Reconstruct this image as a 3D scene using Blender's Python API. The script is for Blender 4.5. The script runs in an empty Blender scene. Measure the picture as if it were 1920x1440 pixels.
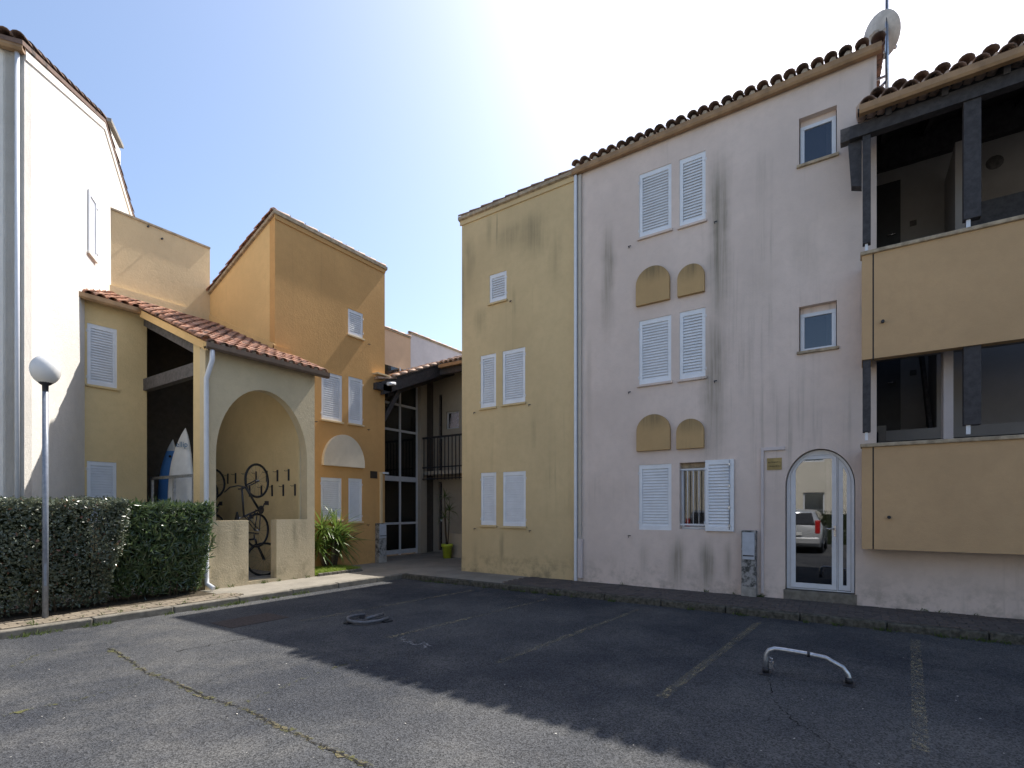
import bpy, bmesh, math, random
from mathutils import Vector, Matrix
from mathutils.geometry import tessellate_polygon
random.seed(7)
R = math.radians
scene = bpy.context.scene
col = scene.collection

# ------------------------------------------------------------------ camera, sky, sun, exposure
FPX, CX, HY, CAMZ = 965.0, 960.0, 954.0, 1.6          # focal length in px of the 1920 px photo, horizon row
FWD = Vector((1430.0, 965.0, 0)).normalized()
RGT = Vector((FWD.y, -FWD.x, 0))
CAM = Vector((0, 0, CAMZ))
cam = bpy.data.cameras.new('camera')
cam.sensor_width = 36; cam.sensor_fit = 'HORIZONTAL'
cam.lens = 36 * FPX / 1920; cam.shift_y = (HY - 720) / 1920
cam.clip_start = 0.05; cam.clip_end = 3000
camo = bpy.data.objects.new('camera', cam); col.objects.link(camo)
camo.location = CAM; camo.rotation_euler = (R(90), 0, math.atan2(FWD.y, FWD.x) - R(90))
scene.camera = camo

SUN_TRAVEL = Vector((-6.2, 0.36, -8.80)).normalized()
w = bpy.data.worlds.new('World'); scene.world = w; w.use_nodes = True
nt = w.node_tree; nt.nodes.clear()
wo = nt.nodes.new('ShaderNodeOutputWorld'); bg = nt.nodes.new('ShaderNodeBackground')
sky = nt.nodes.new('ShaderNodeTexSky'); sky.sky_type = 'NISHITA'; sky.sun_disc = False
sky.sun_elevation = math.asin(-SUN_TRAVEL.z)
sky.sun_rotation = math.atan2(-SUN_TRAVEL.x, -SUN_TRAVEL.y)
sky.air_density = 1.0; sky.dust_density = 1.7; sky.ozone_density = 1.2; sky.altitude = 0
bg.inputs['Strength'].default_value = 0.14
nt.links.new(sky.outputs[0], bg.inputs[0]); nt.links.new(bg.outputs[0], wo.inputs[0])
sun = bpy.data.lights.new('sun', 'SUN'); sun.energy = 4.8; sun.angle = R(0.53); sun.color = (1.0, 0.95, 0.87)
suno = bpy.data.objects.new('sun', sun); col.objects.link(suno)
suno.rotation_euler = SUN_TRAVEL.to_track_quat('-Z', 'Y').to_euler(); suno.location = (20, 0, 30)
scene.view_settings.view_transform = 'Standard'; scene.view_settings.look = 'None'
scene.view_settings.exposure = 0.78; scene.view_settings.gamma = 1.0
scene.view_settings.use_curve_mapping = False

# ------------------------------------------------------------------ pixel -> place helpers
def ray(px, py):
    return FWD + RGT * ((px - CX) / FPX) + Vector((0, 0, (HY - py) / FPX))
def on_z(px, py, z=0.0):
    d = ray(px, py); t = (z - CAMZ) / d.z
    return CAM + d * t
def frame(o, right):
    """facade frame: local x to the right as seen from outside, local y into the wall, z up"""
    r = Vector((right[0], right[1], 0)).normalized(); inn = Vector((-r.y, r.x, 0))
    return Matrix(((r.x, inn.x, 0, o[0]), (r.y, inn.y, 0, o[1]), (0, 0, 1, o[2] if len(o) > 2 else 0), (0, 0, 0, 1)))
def pix(F, px, py):
    Fi = F.inverted(); o = Fi @ CAM; d = Fi.to_3x3() @ ray(px, py)
    t = -o.y / d.y
    return o.x + d.x * t, o.z + d.z * t
def prect(F, pxl, pyt, pxr, pyb):
    a0, zt = pix(F, pxl, pyt); _, zb = pix(F, pxl, pyb); a1, _ = pix(F, pxr, 900)
    return a0, a1, zb, zt

# ------------------------------------------------------------------ objects
W = {}
def link(o, parent=None, M=None, local=False):
    M = M.copy() if M is not None else Matrix()
    col.objects.link(o)
    if parent is not None:
        o.parent = parent
        if not local: o.matrix_parent_inverse = W[parent.name].inverted()
    o.matrix_basis = M
    W[o.name] = (W[parent.name] @ M) if (parent is not None and local) else M
    return o
def tag(o, label=None, cat=None, group=None, kind=None):
    if label: o['label'] = label
    if cat: o['category'] = cat
    if group: o['group'] = group
    if kind: o['kind'] = kind
    return o
def thing(name, label, cat, loc=(0, 0, 0), group=None, rot=None):
    o = bpy.data.objects.new(name, None); o.empty_display_size = 0.2
    M = Matrix.Translation(Vector(loc))
    if rot is not None: M = M @ rot
    link(o, None, M); return tag(o, label, cat, group)
def copy_tree(o, parent=None):
    c = o.copy(); col.objects.link(c); c.parent = parent
    if parent is not None: c.matrix_parent_inverse = o.matrix_parent_inverse.copy()
    for ch in list(o.children): copy_tree(ch, c)
    return c

class MB:
    def __init__(s): s.v = []; s.f = []; s.sm = []
    def add(s, vs, fs, smooth=False):
        n = len(s.v); s.v += [tuple(p) for p in vs]
        s.f += [tuple(i + n for i in f) for f in fs]; s.sm += [smooth] * len(fs); return s
    def box(s, x0, x1, y0, y1, z0, z1):
        return s.add([(x0,y0,z0),(x1,y0,z0),(x1,y1,z0),(x0,y1,z0),(x0,y0,z1),(x1,y0,z1),(x1,y1,z1),(x0,y1,z1)],
                     [(0,3,2,1),(4,5,6,7),(0,1,5,4),(1,2,6,5),(2,3,7,6),(3,0,4,7)])
    def quad(s, a, b, c, d): return s.add([a, b, c, d], [(0, 1, 2, 3)])
    def bar(s, a, b, wx, wz, up=(0, 0, 1)):
        a = Vector(a); b = Vector(b); d = (b - a).normalized(); u = Vector(up)
        sd = d.cross(u).normalized(); u2 = sd.cross(d)
        c = [sd*wx/2*i + u2*wz/2*j for i, j in ((-1,-1),(1,-1),(1,1),(-1,1))]
        return s.add([a + k for k in c] + [b + k for k in c], [(0,3,2,1),(4,5,6,7),(0,1,5,4),(1,2,6,5),(2,3,7,6),(3,0,4,7)])
    def prism(s, outline, holes, y0, y1):
        """outline in (x,z); front at y0, back at y1"""
        loops = [[Vector((p[0], p[1], 0)) for p in outline]] + [[Vector((p[0], p[1], 0)) for p in h] for h in holes]
        tri = tessellate_polygon(loops); flat = [p for l in loops for p in l]; n = len(flat)
        vs = [(p.x, y0, p.y) for p in flat] + [(p.x, y1, p.y) for p in flat]; fs = []
        for t in tri:
            a, b, c = (flat[i] for i in t)
            cr = (b.x-a.x)*(c.y-a.y) - (b.y-a.y)*(c.x-a.x)
            t = tuple(t) if cr > 0 else tuple(reversed(t))
            fs.append(t); fs.append(tuple(i + n for i in reversed(t)))
        k = 0
        for li, l in enumerate(loops):
            m = len(l); ar = sum(l[i].x*l[(i+1) % m].y - l[(i+1) % m].x*l[i].y for i in range(m))
            flip = (ar > 0) != (li > 0)
            for i in range(m):
                a, b = k + i, k + (i+1) % m
                fs.append((b, a, a+n, b+n) if flip else (a, b, b+n, a+n))
            k += m
        return s.add(vs, fs)
    def tube(s, pts, r, n=8, closed=False, smooth=True, r2=None):
        pts = [Vector(p) for p in pts]; m = len(pts); rings = []; prev = None
        for i, p in enumerate(pts):
            if closed: d = (pts[(i+1) % m] - pts[i-1])
            else: d = pts[min(i+1, m-1)] - pts[max(i-1, 0)]
            d.normalize()
            if prev is None: u = d.orthogonal().normalized()
            else:
                u = prev - d * prev.dot(d)
                u = u.normalized() if u.length > 1e-6 else d.orthogonal().normalized()
            prev = u; v = d.cross(u); rr = r if r2 is None else r + (r2 - r) * i / (m - 1)
            rings.append([p + (u*math.cos(2*math.pi*k/n) + v*math.sin(2*math.pi*k/n))*rr for k in range(n)])
        vs = [q for ring in rings for q in ring]; fs = []
        for i in range(m if closed else m-1):
            j = (i+1) % m
            for k in range(n): fs.append((i*n+k, i*n+(k+1) % n, j*n+(k+1) % n, j*n+k))
        s.add(vs, fs, smooth)
        if not closed:
            base = len(s.v) - len(vs)
            s.f += [tuple(base+k for k in reversed(range(n))), tuple(base+(m-1)*n+k for k in range(n))]; s.sm += [False, False]
        return s
    def lathe(s, prof, n=16, c=(0, 0, 0), smooth=True):
        vs = [(c[0]+r*math.cos(2*math.pi*k/n), c[1]+r*math.sin(2*math.pi*k/n), c[2]+z) for r, z in prof for k in range(n)]
        fs = [(i*n+k, i*n+(k+1) % n, (i+1)*n+(k+1) % n, (i+1)*n+k) for i in range(len(prof)-1) for k in range(n)]
        return s.add(vs, fs, smooth)
    def sweep(s, prof, x0, x1):
        m = len(prof)
        return s.add([(x0, p[0], p[1]) for p in prof] + [(x1, p[0], p[1]) for p in prof],
              [(i, (i+1) % m, m+(i+1) % m, m+i) for i in range(m)] + [tuple(reversed(range(m))), tuple(range(m, 2*m))])
    def xf(s, M): s.v = [tuple(M @ Vector(p)) for p in s.v]; return s
    def mesh(s, name, mat, fix=False):
        me = bpy.data.meshes.new(name); me.from_pydata(s.v, [], s.f)
        me.polygons.foreach_set('use_smooth', s.sm)
        if fix:
            bm = bmesh.new(); bm.from_mesh(me); bmesh.ops.recalc_face_normals(bm, faces=bm.faces); bm.to_mesh(me); bm.free()
        if mat is not None: me.materials.append(mat)
        me.update(); return me
    def build(s, name, mat, parent=None, M=None, local=False, bevel=0, fix=False):
        o = bpy.data.objects.new(name, s.mesh(name, mat, fix)); link(o, parent, M, local)
        if bevel:
            b = o.modifiers.new('bevel', 'BEVEL'); b.width = bevel; b.segments = 2; b.limit_method = 'ANGLE'; b.angle_limit = R(40)
        return o
def piece(name, me, parent, M, local=False):
    return link(bpy.data.objects.new(name, me), parent, M, local)
def rect(a0, a1, z0, z1): return [(a0, z0), (a1, z0), (a1, z1), (a0, z1)]
def archpts(a0, a1, z0, zs, b, n=20):
    c = (a0+a1)/2; r = (a1-a0)/2
    return [(a0, z0), (a1, z0)] + [(c + r*math.cos(math.pi*i/n), zs + b*math.sin(math.pi*i/n)) for i in range(n+1)]
def T(x, y, z): return Matrix.Translation((x, y, z))
def RZ(a): return Matrix.Rotation(a, 4, 'Z')

# ------------------------------------------------------------------ materials
class NB:
    def __init__(s, name):
        s.m = bpy.data.materials.new(name); s.m.use_nodes = True; s.t = s.m.node_tree; s.t.nodes.clear()
        s.out = s.n('ShaderNodeOutputMaterial'); s.p = s.n('ShaderNodeBsdfPrincipled'); s.l(s.p.outputs[0], s.out.inputs[0])
    def n(s, t): return s.t.nodes.new(t)
    def l(s, a, b): s.t.links.new(a, b)
    def pos(s, scale=(1, 1, 1)):
        g = s.n('ShaderNodeNewGeometry'); mp = s.n('ShaderNodeMapping'); mp.inputs['Scale'].default_value = scale
        s.l(g.outputs['Position'], mp.inputs[0]); return mp.outputs[0]
    def objc(s, scale=(1, 1, 1)):
        g = s.n('ShaderNodeTexCoord'); mp = s.n('ShaderNodeMapping'); mp.inputs['Scale'].default_value = scale
        s.l(g.outputs['Object'], mp.inputs[0]); return mp.outputs[0]
    def noise(s, vec, scale, detail=4, rough=0.55):
        n = s.n('ShaderNodeTexNoise'); n.inputs['Scale'].default_value = scale; n.inputs['Detail'].default_value = detail
        n.inputs['Roughness'].default_value = rough; s.l(vec, n.inputs['Vector']); return n.outputs['Fac']
    def rng(s, v, a, b, c=0.0, d=1.0, smooth=True):
        n = s.n('ShaderNodeMapRange'); n.interpolation_type = 'SMOOTHSTEP' if smooth else 'LINEAR'
        s.l(v, n.inputs['Value'])
        for i, x in zip(('From Min', 'From Max', 'To Min', 'To Max'), (a, b, c, d)): n.inputs[i].default_value = x
        return n.outputs[0]
    def math(s, op, a, b=None):
        n = s.n('ShaderNodeMath'); n.operation = op
        for i, x in enumerate((a, b)):
            if x is None: continue
            if isinstance(x, (int, float)): n.inputs[i].default_value = x
            else: s.l(x, n.inputs[i])
        return n.outputs[0]
    def mix(s, f, a, b, mode='MIX'):
        n = s.n('ShaderNodeMix'); n.data_type = 'RGBA'; n.blend_type = mode
        if isinstance(f, (int, float)): n.inputs[0].default_value = f
        else: s.l(f, n.inputs[0])
        for i, x in ((6, a), (7, b)):
            if isinstance(x, tuple): n.inputs[i].default_value = (*x, 1)
            else: s.l(x, n.inputs[i])
        return n.outputs[2]
    def bump(s, h, strength, dist=0.01):
        n = s.n('ShaderNodeBump'); n.inputs['Strength'].default_value = strength; n.inputs['Distance'].default_value = dist
        s.l(h, n.inputs['Height']); s.l(n.outputs[0], s.p.inputs['Normal'])
    def fin(s, c, rough=0.8, spec=0.3, metal=0.0):
        if isinstance(c, tuple): s.p.inputs['Base Color'].default_value = (*c, 1)
        else: s.l(c, s.p.inputs['Base Color'])
        if isinstance(rough, (int, float)): s.p.inputs['Roughness'].default_value = rough
        else: s.l(rough, s.p.inputs['Roughness'])
        s.p.inputs['Specular IOR Level'].default_value = spec; s.p.inputs['Metallic'].default_value = metal
        return s.m
def k(c, f): return tuple(min(1, x*f) for x in c)

def stucco(name, c, bump=0.5, grain=70, stains=(), streak=0.25, dirt=0.5, axis='Y', stain_c=(0.09, 0.085, 0.055), spots=0.0):
    b = NB(name); P = b.pos()
    big = b.rng(b.noise(P, 0.7, 5), 0.3, 0.7)
    cc = b.mix(big, k(c, 0.92), k(c, 1.06))
    med = b.rng(b.noise(P, 6, 6, 0.7), 0.35, 0.75); cc = b.mix(b.math('MULTIPLY', med, 0.35), cc, k(c, 0.82))
    st = b.noise(b.pos((7, 7, 0.22)), 1.0, 5, 0.65); stf = b.rng(st, 0.5, 0.78)
    patch = b.rng(b.noise(P, 0.45, 2), 0.42, 0.68)
    g = b.n('ShaderNodeNewGeometry'); sp = b.n('ShaderNodeSeparateXYZ'); b.l(g.outputs['Position'], sp.inputs[0])
    total = b.math('MULTIPLY', b.math('MULTIPLY', stf, patch), streak)
    fine = b.noise(b.pos((13, 13, 0.45)), 1.0, 6, 0.75); fr = b.rng(fine, 0.3, 0.72)
    wob = b.noise(b.pos((1, 1, 1.1)), 1.3, 3)
    for (a0, wd, z0, z1, s_) in stains:
        d = b.math('SUBTRACT', sp.outputs[axis], a0)
        d = b.math('ADD', d, b.math('MULTIPLY', b.math('SUBTRACT', wob, 0.5), wd*1.1))
        d = b.math('ABSOLUTE', d)
        m = b.rng(d, 0, wd, 1, 0)
        m = b.math('MULTIPLY', m, b.rng(sp.outputs['Z'], z1, z1 + (z0-z1)*0.18, 1, 0) if False else b.rng(sp.outputs['Z'], z0-0.35*(z0-z1), z0, 1, 0))
        m = b.math('MULTIPLY', m, b.rng(sp.outputs['Z'], z1, z1+0.55*(z0-z1), 0, 1))
        m = b.math('MULTIPLY', b.math('MULTIPLY', m, b.math('ADD', b.math('MULTIPLY', fr, 0.62), 0.38)), s_)
        total = b.math('MAXIMUM', total, m)
    dm = b.math('MULTIPLY', b.rng(sp.outputs['Z'], 0.1, 0.75, 1, 0), b.rng(b.noise(P, 3.0, 5, 0.7), 0.42, 0.68))
    total = b.math('MAXIMUM', total, b.math('MULTIPLY', dm, dirt))
    cc = b.mix(total, cc, stain_c)
    if spots:
        sf = b.rng(b.noise(P, 26, 3, 0.7), 0.62, 0.7); cc = b.mix(b.math('MULTIPLY', sf, spots), cc, k(c, 1.25))
    h = b.math('ADD', b.noise(P, grain, 3, 0.6), b.math('MULTIPLY', b.noise(P, grain*0.3, 2), 0.8))
    b.bump(h, bump, 0.012)
    return b.fin(cc, 0.92, 0.15)

def plain(name, c, rough=0.6, spec=0.4, metal=0.0, var=0.12, vs=8.0, bump=0.0, bs=60):
    b = NB(name); P = b.pos(); n = b.rng(b.noise(P, vs, 5, 0.65), 0.3, 0.7)
    cc = b.mix(n, k(c, 1-var), k(c, 1+var))
    if bump: b.bump(b.noise(P, bs, 3), bump, 0.006)
    return b.fin(cc, rough, spec, metal)

def tilemat(name, cols, lichen=0.5, lich_c=(0.06, 0.052, 0.05)):
    b = NB(name); oi = b.n('ShaderNodeObjectInfo'); r = b.n('ShaderNodeValToRGB'); b.l(oi.outputs['Random'], r.inputs[0])
    el = r.color_ramp.elements
    while len(el) < len(cols): el.new(0.5)
    for i, c in enumerate(cols): el[i].position = i/(len(cols)-1); el[i].color = (*c, 1)
    P = b.pos(); n = b.rng(b.noise(P, 9, 5, 0.7), 0.3, 0.75)
    cc = b.mix(b.math('MULTIPLY', n, 0.5), r.outputs[0], k(cols[0], 0.55))
    l = b.rng(b.noise(P, 2.6, 6, 0.75), 0.53, 0.62); cc = b.mix(b.math('MULTIPLY', l, lichen), cc, lich_c)
    b.bump(b.noise(P, 90, 3), 0.35, 0.005)
    return b.fin(cc, 0.85, 0.2)

M = {}
M['pink'] = None
M['white_plastic'] = plain('white_shutter_paint', (0.70, 0.72, 0.755), 0.45, 0.35, var=0.05, vs=4)
M['white_metal'] = plain('white_aluminium', (0.62, 0.64, 0.68), 0.35, 0.5, var=0.04)
M['steel'] = plain('galvanised_steel', (0.45, 0.47, 0.5), 0.38, 0.5, 0.85, var=0.2, vs=20)
M['grey_pole'] = plain('grey_pole_paint', (0.22, 0.245, 0.29), 0.4, 0.5, 0.2, var=0.15, vs=25)
M['steel_dull'] = plain('dull_steel', (0.13, 0.135, 0.15), 0.55, 0.4, 0.3, var=0.25, vs=30)
M['iron'] = plain('dark_iron', (0.035, 0.035, 0.04), 0.5, 0.4, 0.3)
M['timber'] = plain('dark_timber', (0.045, 0.042, 0.045), 0.65, 0.3, var=0.3, vs=14)
M['timber_grey'] = plain('weathered_timber', (0.10, 0.092, 0.09), 0.75, 0.2, var=0.3, vs=14)
M['gutter'] = plain('ochre_gutter', (0.30, 0.185, 0.095), 0.5, 0.35, var=0.2, vs=5)
M['mortar'] = plain('mortar', (0.42, 0.37, 0.31), 0.95, 0.1, var=0.25, vs=18, bump=0.5)
M['tile'] = tilemat('roof_tile_clay', [(0.42, 0.215, 0.14), (0.50, 0.27, 0.18), (0.36, 0.18, 0.125), (0.54, 0.33, 0.235)], 0.8)
M['tile_shaded'] = tilemat('roof_tile_shaded_lichen', [(0.20, 0.135, 0.105), (0.28, 0.175, 0.13), (0.15, 0.11, 0.095)], 0.85, (0.05, 0.046, 0.042))  # lichened clay with the shade of the eaves put into its colour
M['tile_pale'] = tilemat('roof_tile_pale', [(0.55, 0.40, 0.31), (0.62, 0.46, 0.36), (0.5, 0.34, 0.25)], 0.5, (0.14, 0.11, 0.09))
M['tyre'] = plain('tyre_rubber', (0.02, 0.02, 0.021), 0.7, 0.3)
M['bike_paint'] = plain('black_bike_paint', (0.022, 0.022, 0.026), 0.35, 0.5)
M['chrome'] = plain('chrome', (0.5, 0.5, 0.52), 0.25, 0.5, 0.9)
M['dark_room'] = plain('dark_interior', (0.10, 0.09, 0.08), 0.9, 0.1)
M['cap'] = plain('parapet_cap', (0.36, 0.29, 0.205), 0.9, 0.15, var=0.3, vs=9, bump=0.3)
M['duct'] = plain('beige_duct', (0.45, 0.41, 0.36), 0.6, 0.3, var=0.06)
M['concrete'] = plain('concrete', (0.30, 0.285, 0.26), 0.92, 0.15, var=0.22, vs=7, bump=0.4, bs=90)
M['stone'] = plain('kerb_stone', (0.17, 0.155, 0.13), 0.92, 0.15, var=0.25, vs=9, bump=0.5, bs=80)
M['stone_dark'] = plain('dark_kerb_stone', (0.085, 0.08, 0.066), 0.95, 0.1, var=0.45, vs=14, bump=0.6, bs=70)  # darker, strongly mottled tone for the right-hand kerb run
M['soil'] = plain('soil', (0.055, 0.045, 0.032), 0.97, 0.1, var=0.4, vs=20, bump=0.8, bs=50)
M['bark'] = plain('bark', (0.09, 0.07, 0.05), 0.9, 0.1, var=0.35, vs=30, bump=0.6)
M['lime'] = plain('lime_plastic', (0.42, 0.52, 0.05), 0.4, 0.4, var=0.06)
M['brass'] = plain('brass_plate', (0.30, 0.225, 0.09), 0.5, 0.4, 0.3, var=0.2)
M['ink'] = plain('dark_lettering', (0.05, 0.04, 0.03), 0.8, 0.1)
M['board_white'] = plain('surfboard_white', (0.62, 0.62, 0.60), 0.3, 0.5, var=0.05)
M['board_blue'] = plain('surfboard_blue', (0.10, 0.26, 0.56), 0.35, 0.5, var=0.06)
M['board_print'] = plain('surfboard_print', (0.03, 0.13, 0.26), 0.5, 0.4)
M['dish'] = plain('dish_paint', (0.55, 0.52, 0.48), 0.6, 0.3, var=0.15)
M['red'] = plain('red_lamp', (0.4, 0.02, 0.02), 0.25, 0.5)
M['car_silver'] = plain('silver_car_paint', (0.50, 0.51, 0.52), 0.25, 0.5, 0.4, var=0.02)
M['car_blue'] = plain('pale_car_paint', (0.36, 0.40, 0.46), 0.25, 0.5, 0.4, var=0.02)

def glassmat(name, tint=0.55, refl=0.16):
    b = NB(name); b.t.nodes.remove(b.p)
    tr = b.n('ShaderNodeBsdfTransparent'); tr.inputs[0].default_value = (tint, tint, tint*1.03, 1)
    gl = b.n('ShaderNodeBsdfGlossy'); gl.inputs['Roughness'].default_value = 0.015; gl.inputs[0].default_value = (0.95, 0.97, 1, 1)
    fr = b.n('ShaderNodeFresnel'); fr.inputs[0].default_value = 1.5
    f = b.rng(fr.outputs[0], 0.0, 1.0, refl, 1.0, False)
    mx = b.n('ShaderNodeMixShader'); b.l(f, mx.inputs[0]); b.l(tr.outputs[0], mx.inputs[1]); b.l(gl.outputs[0], mx.inputs[2])
    b.l(mx.outputs[0], b.out.inputs[0]); return b.m
M['glass'] = glassmat('window_glass', 0.55, 0.035); M['glass_door'] = glassmat('door_glass', 0.5, 0.13); M['glass_dim'] = glassmat('hall_glass', 0.5, 0.03)
b = NB('car_glass'); M['car_glass'] = b.fin((0.012, 0.014, 0.016), 0.05, 0.6)
b = NB('opal_globe'); M['globe'] = b.fin((0.72, 0.71, 0.69), 0.25, 0.5)
b.p.inputs['Subsurface Weight'].default_value = 0.25; b.p.inputs['Subsurface Radius'].default_value = (0.1, 0.1, 0.1)

def leafmat(name, c0, c1, trans=0.25, rough=0.38, spec=0.5, dead=None):
    b = NB(name); at = b.n('ShaderNodeAttribute'); at.attribute_name = 'rnd'
    n = b.rng(b.noise(b.pos(), 2.5, 3), 0.3, 0.7)
    f = b.math('ADD', b.math('MULTIPLY', at.outputs['Fac'], 0.7), b.math('MULTIPLY', n, 0.3))
    cc = b.mix(f, c0, c1)
    if dead: cc = b.mix(b.rng(at.outputs['Fac'], 0.965, 0.985), cc, dead)
    b.fin(cc, rough, spec)
    tr = b.n('ShaderNodeBsdfTranslucent'); b.l(b.mix(0.5, cc, k(c1, 1.5)), tr.inputs[0])
    mx = b.n('ShaderNodeMixShader'); mx.inputs[0].default_value = trans
    b.l(b.p.outputs[0], mx.inputs[1]); b.l(tr.outputs[0], mx.inputs[2]); b.l(mx.outputs[0], b.out.inputs[0]); return b.m
M['leaf_hedge'] = leafmat('hedge_leaf', (0.034, 0.052, 0.03), (0.155, 0.175, 0.115), 0.2, 0.3, 0.7, (0.16, 0.06, 0.03))
M['leaf_oleander'] = leafmat('oleander_leaf', (0.035, 0.065, 0.025), (0.10, 0.145, 0.055), 0.25, 0.27, 0.8)
M['leaf_yucca'] = leafmat('yucca_leaf', (0.05, 0.10, 0.02), (0.14, 0.21, 0.045), 0.3, 0.33, 0.5)
M['grass'] = leafmat('grass_blade', (0.13, 0.20, 0.03), (0.24, 0.31, 0.06), 0.4, 0.6, 0.2)
M['weed'] = leafmat('weed_blade', (0.045, 0.075, 0.018), (0.10, 0.13, 0.035), 0.3, 0.6, 0.2)

def asphalt(name):
    b = NB(name); P = b.pos()
    big = b.rng(b.noise(P, 0.35, 4, 0.6), 0.32, 0.7)
    c = b.mix(big, (0.034, 0.037, 0.044), (0.074, 0.075, 0.077))
    pat = b.rng(b.noise(P, 0.9, 6, 0.72), 0.42, 0.70); c = b.mix(b.math('MULTIPLY', pat, 0.45), c, (0.12, 0.116, 0.108))
    vo = b.n('ShaderNodeTexVoronoi'); vo.inputs['Scale'].default_value = 95; b.l(P, vo.inputs['Vector'])
    sc = b.n('ShaderNodeSeparateColor'); b.l(vo.outputs['Color'], sc.inputs[0])
    g1 = b.rng(sc.outputs[0], 0.0, 1.0, 0.35, 1.75, False)
    gr = b.n('ShaderNodeCombineColor'); [b.l(g1, gr.inputs[i]) for i in range(3)]
    c = b.mix(0.8, c, gr.outputs[0], 'MULTIPLY')
    fl = b.rng(b.noise(P, 240, 2), 0.63, 0.70); c = b.mix(b.math('MULTIPLY', fl, 0.55), c, (0.42, 0.41, 0.39))
    fd = b.rng(b.noise(P, 150, 2), 0.36, 0.30); c = b.mix(b.math('MULTIPLY', fd, 0.6), c, (0.02, 0.02, 0.021))
    dk = b.rng(b.noise(P, 0.8, 5, 0.75), 0.62, 0.75); c = b.mix(b.math('MULTIPLY', dk, 0.4), c, (0.03, 0.03, 0.031))
    h = b.math('ADD', b.math('MULTIPLY', vo.outputs['Distance'], 0.6), b.math('MULTIPLY', b.noise(P, 30, 3), 0.5))
    b.bump(h, 0.75, 0.012)
    return b.fin(c, 0.9, 0.1)
M['asphalt'] = asphalt('asphalt')
def worn(name, c, lo, hi, sc=16):
    b = NB(name); P = b.pos()
    f = b.rng(b.noise(P, sc, 6, 0.8), lo, hi); f2 = b.rng(b.noise(P, 1.6, 3), 0.3, 0.7, 0.35, 1.0)
    f = b.math('MULTIPLY', f, f2)
    b.fin(b.mix(b.rng(b.noise(P, 90, 2), 0.3, 0.7), k(c, 0.7), c), 0.85, 0.2)
    tr = b.n('ShaderNodeBsdfTransparent'); mx = b.n('ShaderNodeMixShader')
    b.l(f, mx.inputs[0]); b.l(tr.outputs[0], mx.inputs[1]); b.l(b.p.outputs[0], mx.inputs[2]); b.l(mx.outputs[0], b.out.inputs[0]); return b.m
M['paint_yellow'] = worn('worn_yellow_paint', (0.34, 0.295, 0.19), 0.42, 0.68)
M['paint_white'] = worn('worn_white_paint', (0.36, 0.36, 0.36), 0.42, 0.6, 30)
M['crack'] = worn('crack_moss_and_sand', (0.15, 0.13, 0.075), 0.46, 0.6, 7)
M['crack_moss'] = worn('crack_moss', (0.115, 0.115, 0.045), 0.50, 0.60, 9)
M['crack_dark'] = worn('crack_dark', (0.018, 0.017, 0.016), 0.30, 0.42, 10)
M['rust'] = plain('rusty_cover', (0.058, 0.047, 0.044), 0.85, 0.2, var=0.35, vs=30, bump=0.6, bs=120)
def pavermat(name, cols):
    b = NB(name); oi = b.n('ShaderNodeObjectInfo'); P = b.pos()
    rv = b.math('FRACT', b.math('ADD', oi.outputs['Random'], b.math('MULTIPLY', b.noise(P, 1.5, 1), 3.0)))
    c = b.mix(rv, cols[0], cols[1]); n = b.rng(b.noise(P, 25, 5, 0.7), 0.35, 0.7); c = b.mix(b.math('MULTIPLY', n, 0.4), c, k(cols[0], 0.6))
    b.bump(b.noise(P, 70, 3), 0.5, 0.008); return b.fin(c, 0.92, 0.15)
M['paver'] = pavermat('clay_paver', [(0.17, 0.142, 0.108), (0.25, 0.21, 0.158)])
M['paver_dark'] = pavermat('grey_brown_paver', [(0.085, 0.074, 0.068), (0.125, 0.104, 0.093)])

Y0 = 8.0     # left end of the right-hand block (world y)
XF = 9.68    # its facade plane
def py_(px): return Y0 - pix(FP, px, 900)[0]
FP = frame((XF, Y0), (0, -1))
pz = lambda px, py: pix(FP, px, py)[1]
pink_st = [(py_(1350), 0.27, pz(1350, 245), pz(1350, 680), 0.95), (py_(1340), 0.32, pz(1340, 540), pz(1340, 960), 0.75),
           (py_(1140), 0.20, pz(1140, 390), pz(1140, 680), 0.7), (py_(1104), 0.10, pz(1104, 600), pz(1104, 900), 0.25),
           (py_(1270), 0.22, pz(1270, 992), pz(1270, 1130), 0.8), (py_(1325), 0.20, pz(1325, 1000), pz(1325, 1130), 0.85),
           (py_(1208), 0.14, pz(1208, 1000), pz(1208, 1110), 0.35), (py_(1365), 0.10, pz(1365, 1000), pz(1365, 1120), 0.45),
           (py_(1420), 0.5, pz(1420, 470), pz(1420, 640), 0.16), (py_(1510), 0.3, pz(1510, 400), pz(1510, 560), 0.2),
           (py_(1635), 0.05, pz(1635, 120), pz(1635, 230), 0.5)]
M['pink'] = stucco('pink_stucco', (0.65, 0.545, 0.485), 0.28, 60, pink_st, 0.42, 0.4, 'Y', (0.115, 0.112, 0.075))
yel_st = [(py_(1000), 0.55, pz(1000, 385), pz(1000, 500), 0.55), (py_(960), 0.5, pz(960, 410), pz(960, 480), 0.5), (py_(932), 0.03, pz(932, 390), pz(932, 480), 0.9),
          (py_(880), 0.22, pz(880, 430), pz(880, 560), 0.5), (py_(866), 0.12, pz(866, 460), pz(866, 650), 0.6), (py_(900), 0.25, pz(900, 570), pz(900, 640), 0.5),
          (py_(918), 0.12, pz(918, 395), pz(918, 480), 0.4), (py_(940), 0.10, pz(940, 985), pz(940, 1090), 0.6), (py_(860), 0.10, pz(860, 700), pz(860, 1000), 0.4),
          (py_(890), 0.14, pz(890, 1000), pz(890, 1100), 0.35), (py_(1000), 0.1, pz(1000, 770), pz(1000, 860), 0.4), (py_(1040), 0.25, pz(1040, 420), pz(1040, 560), 0.35)]
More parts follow.
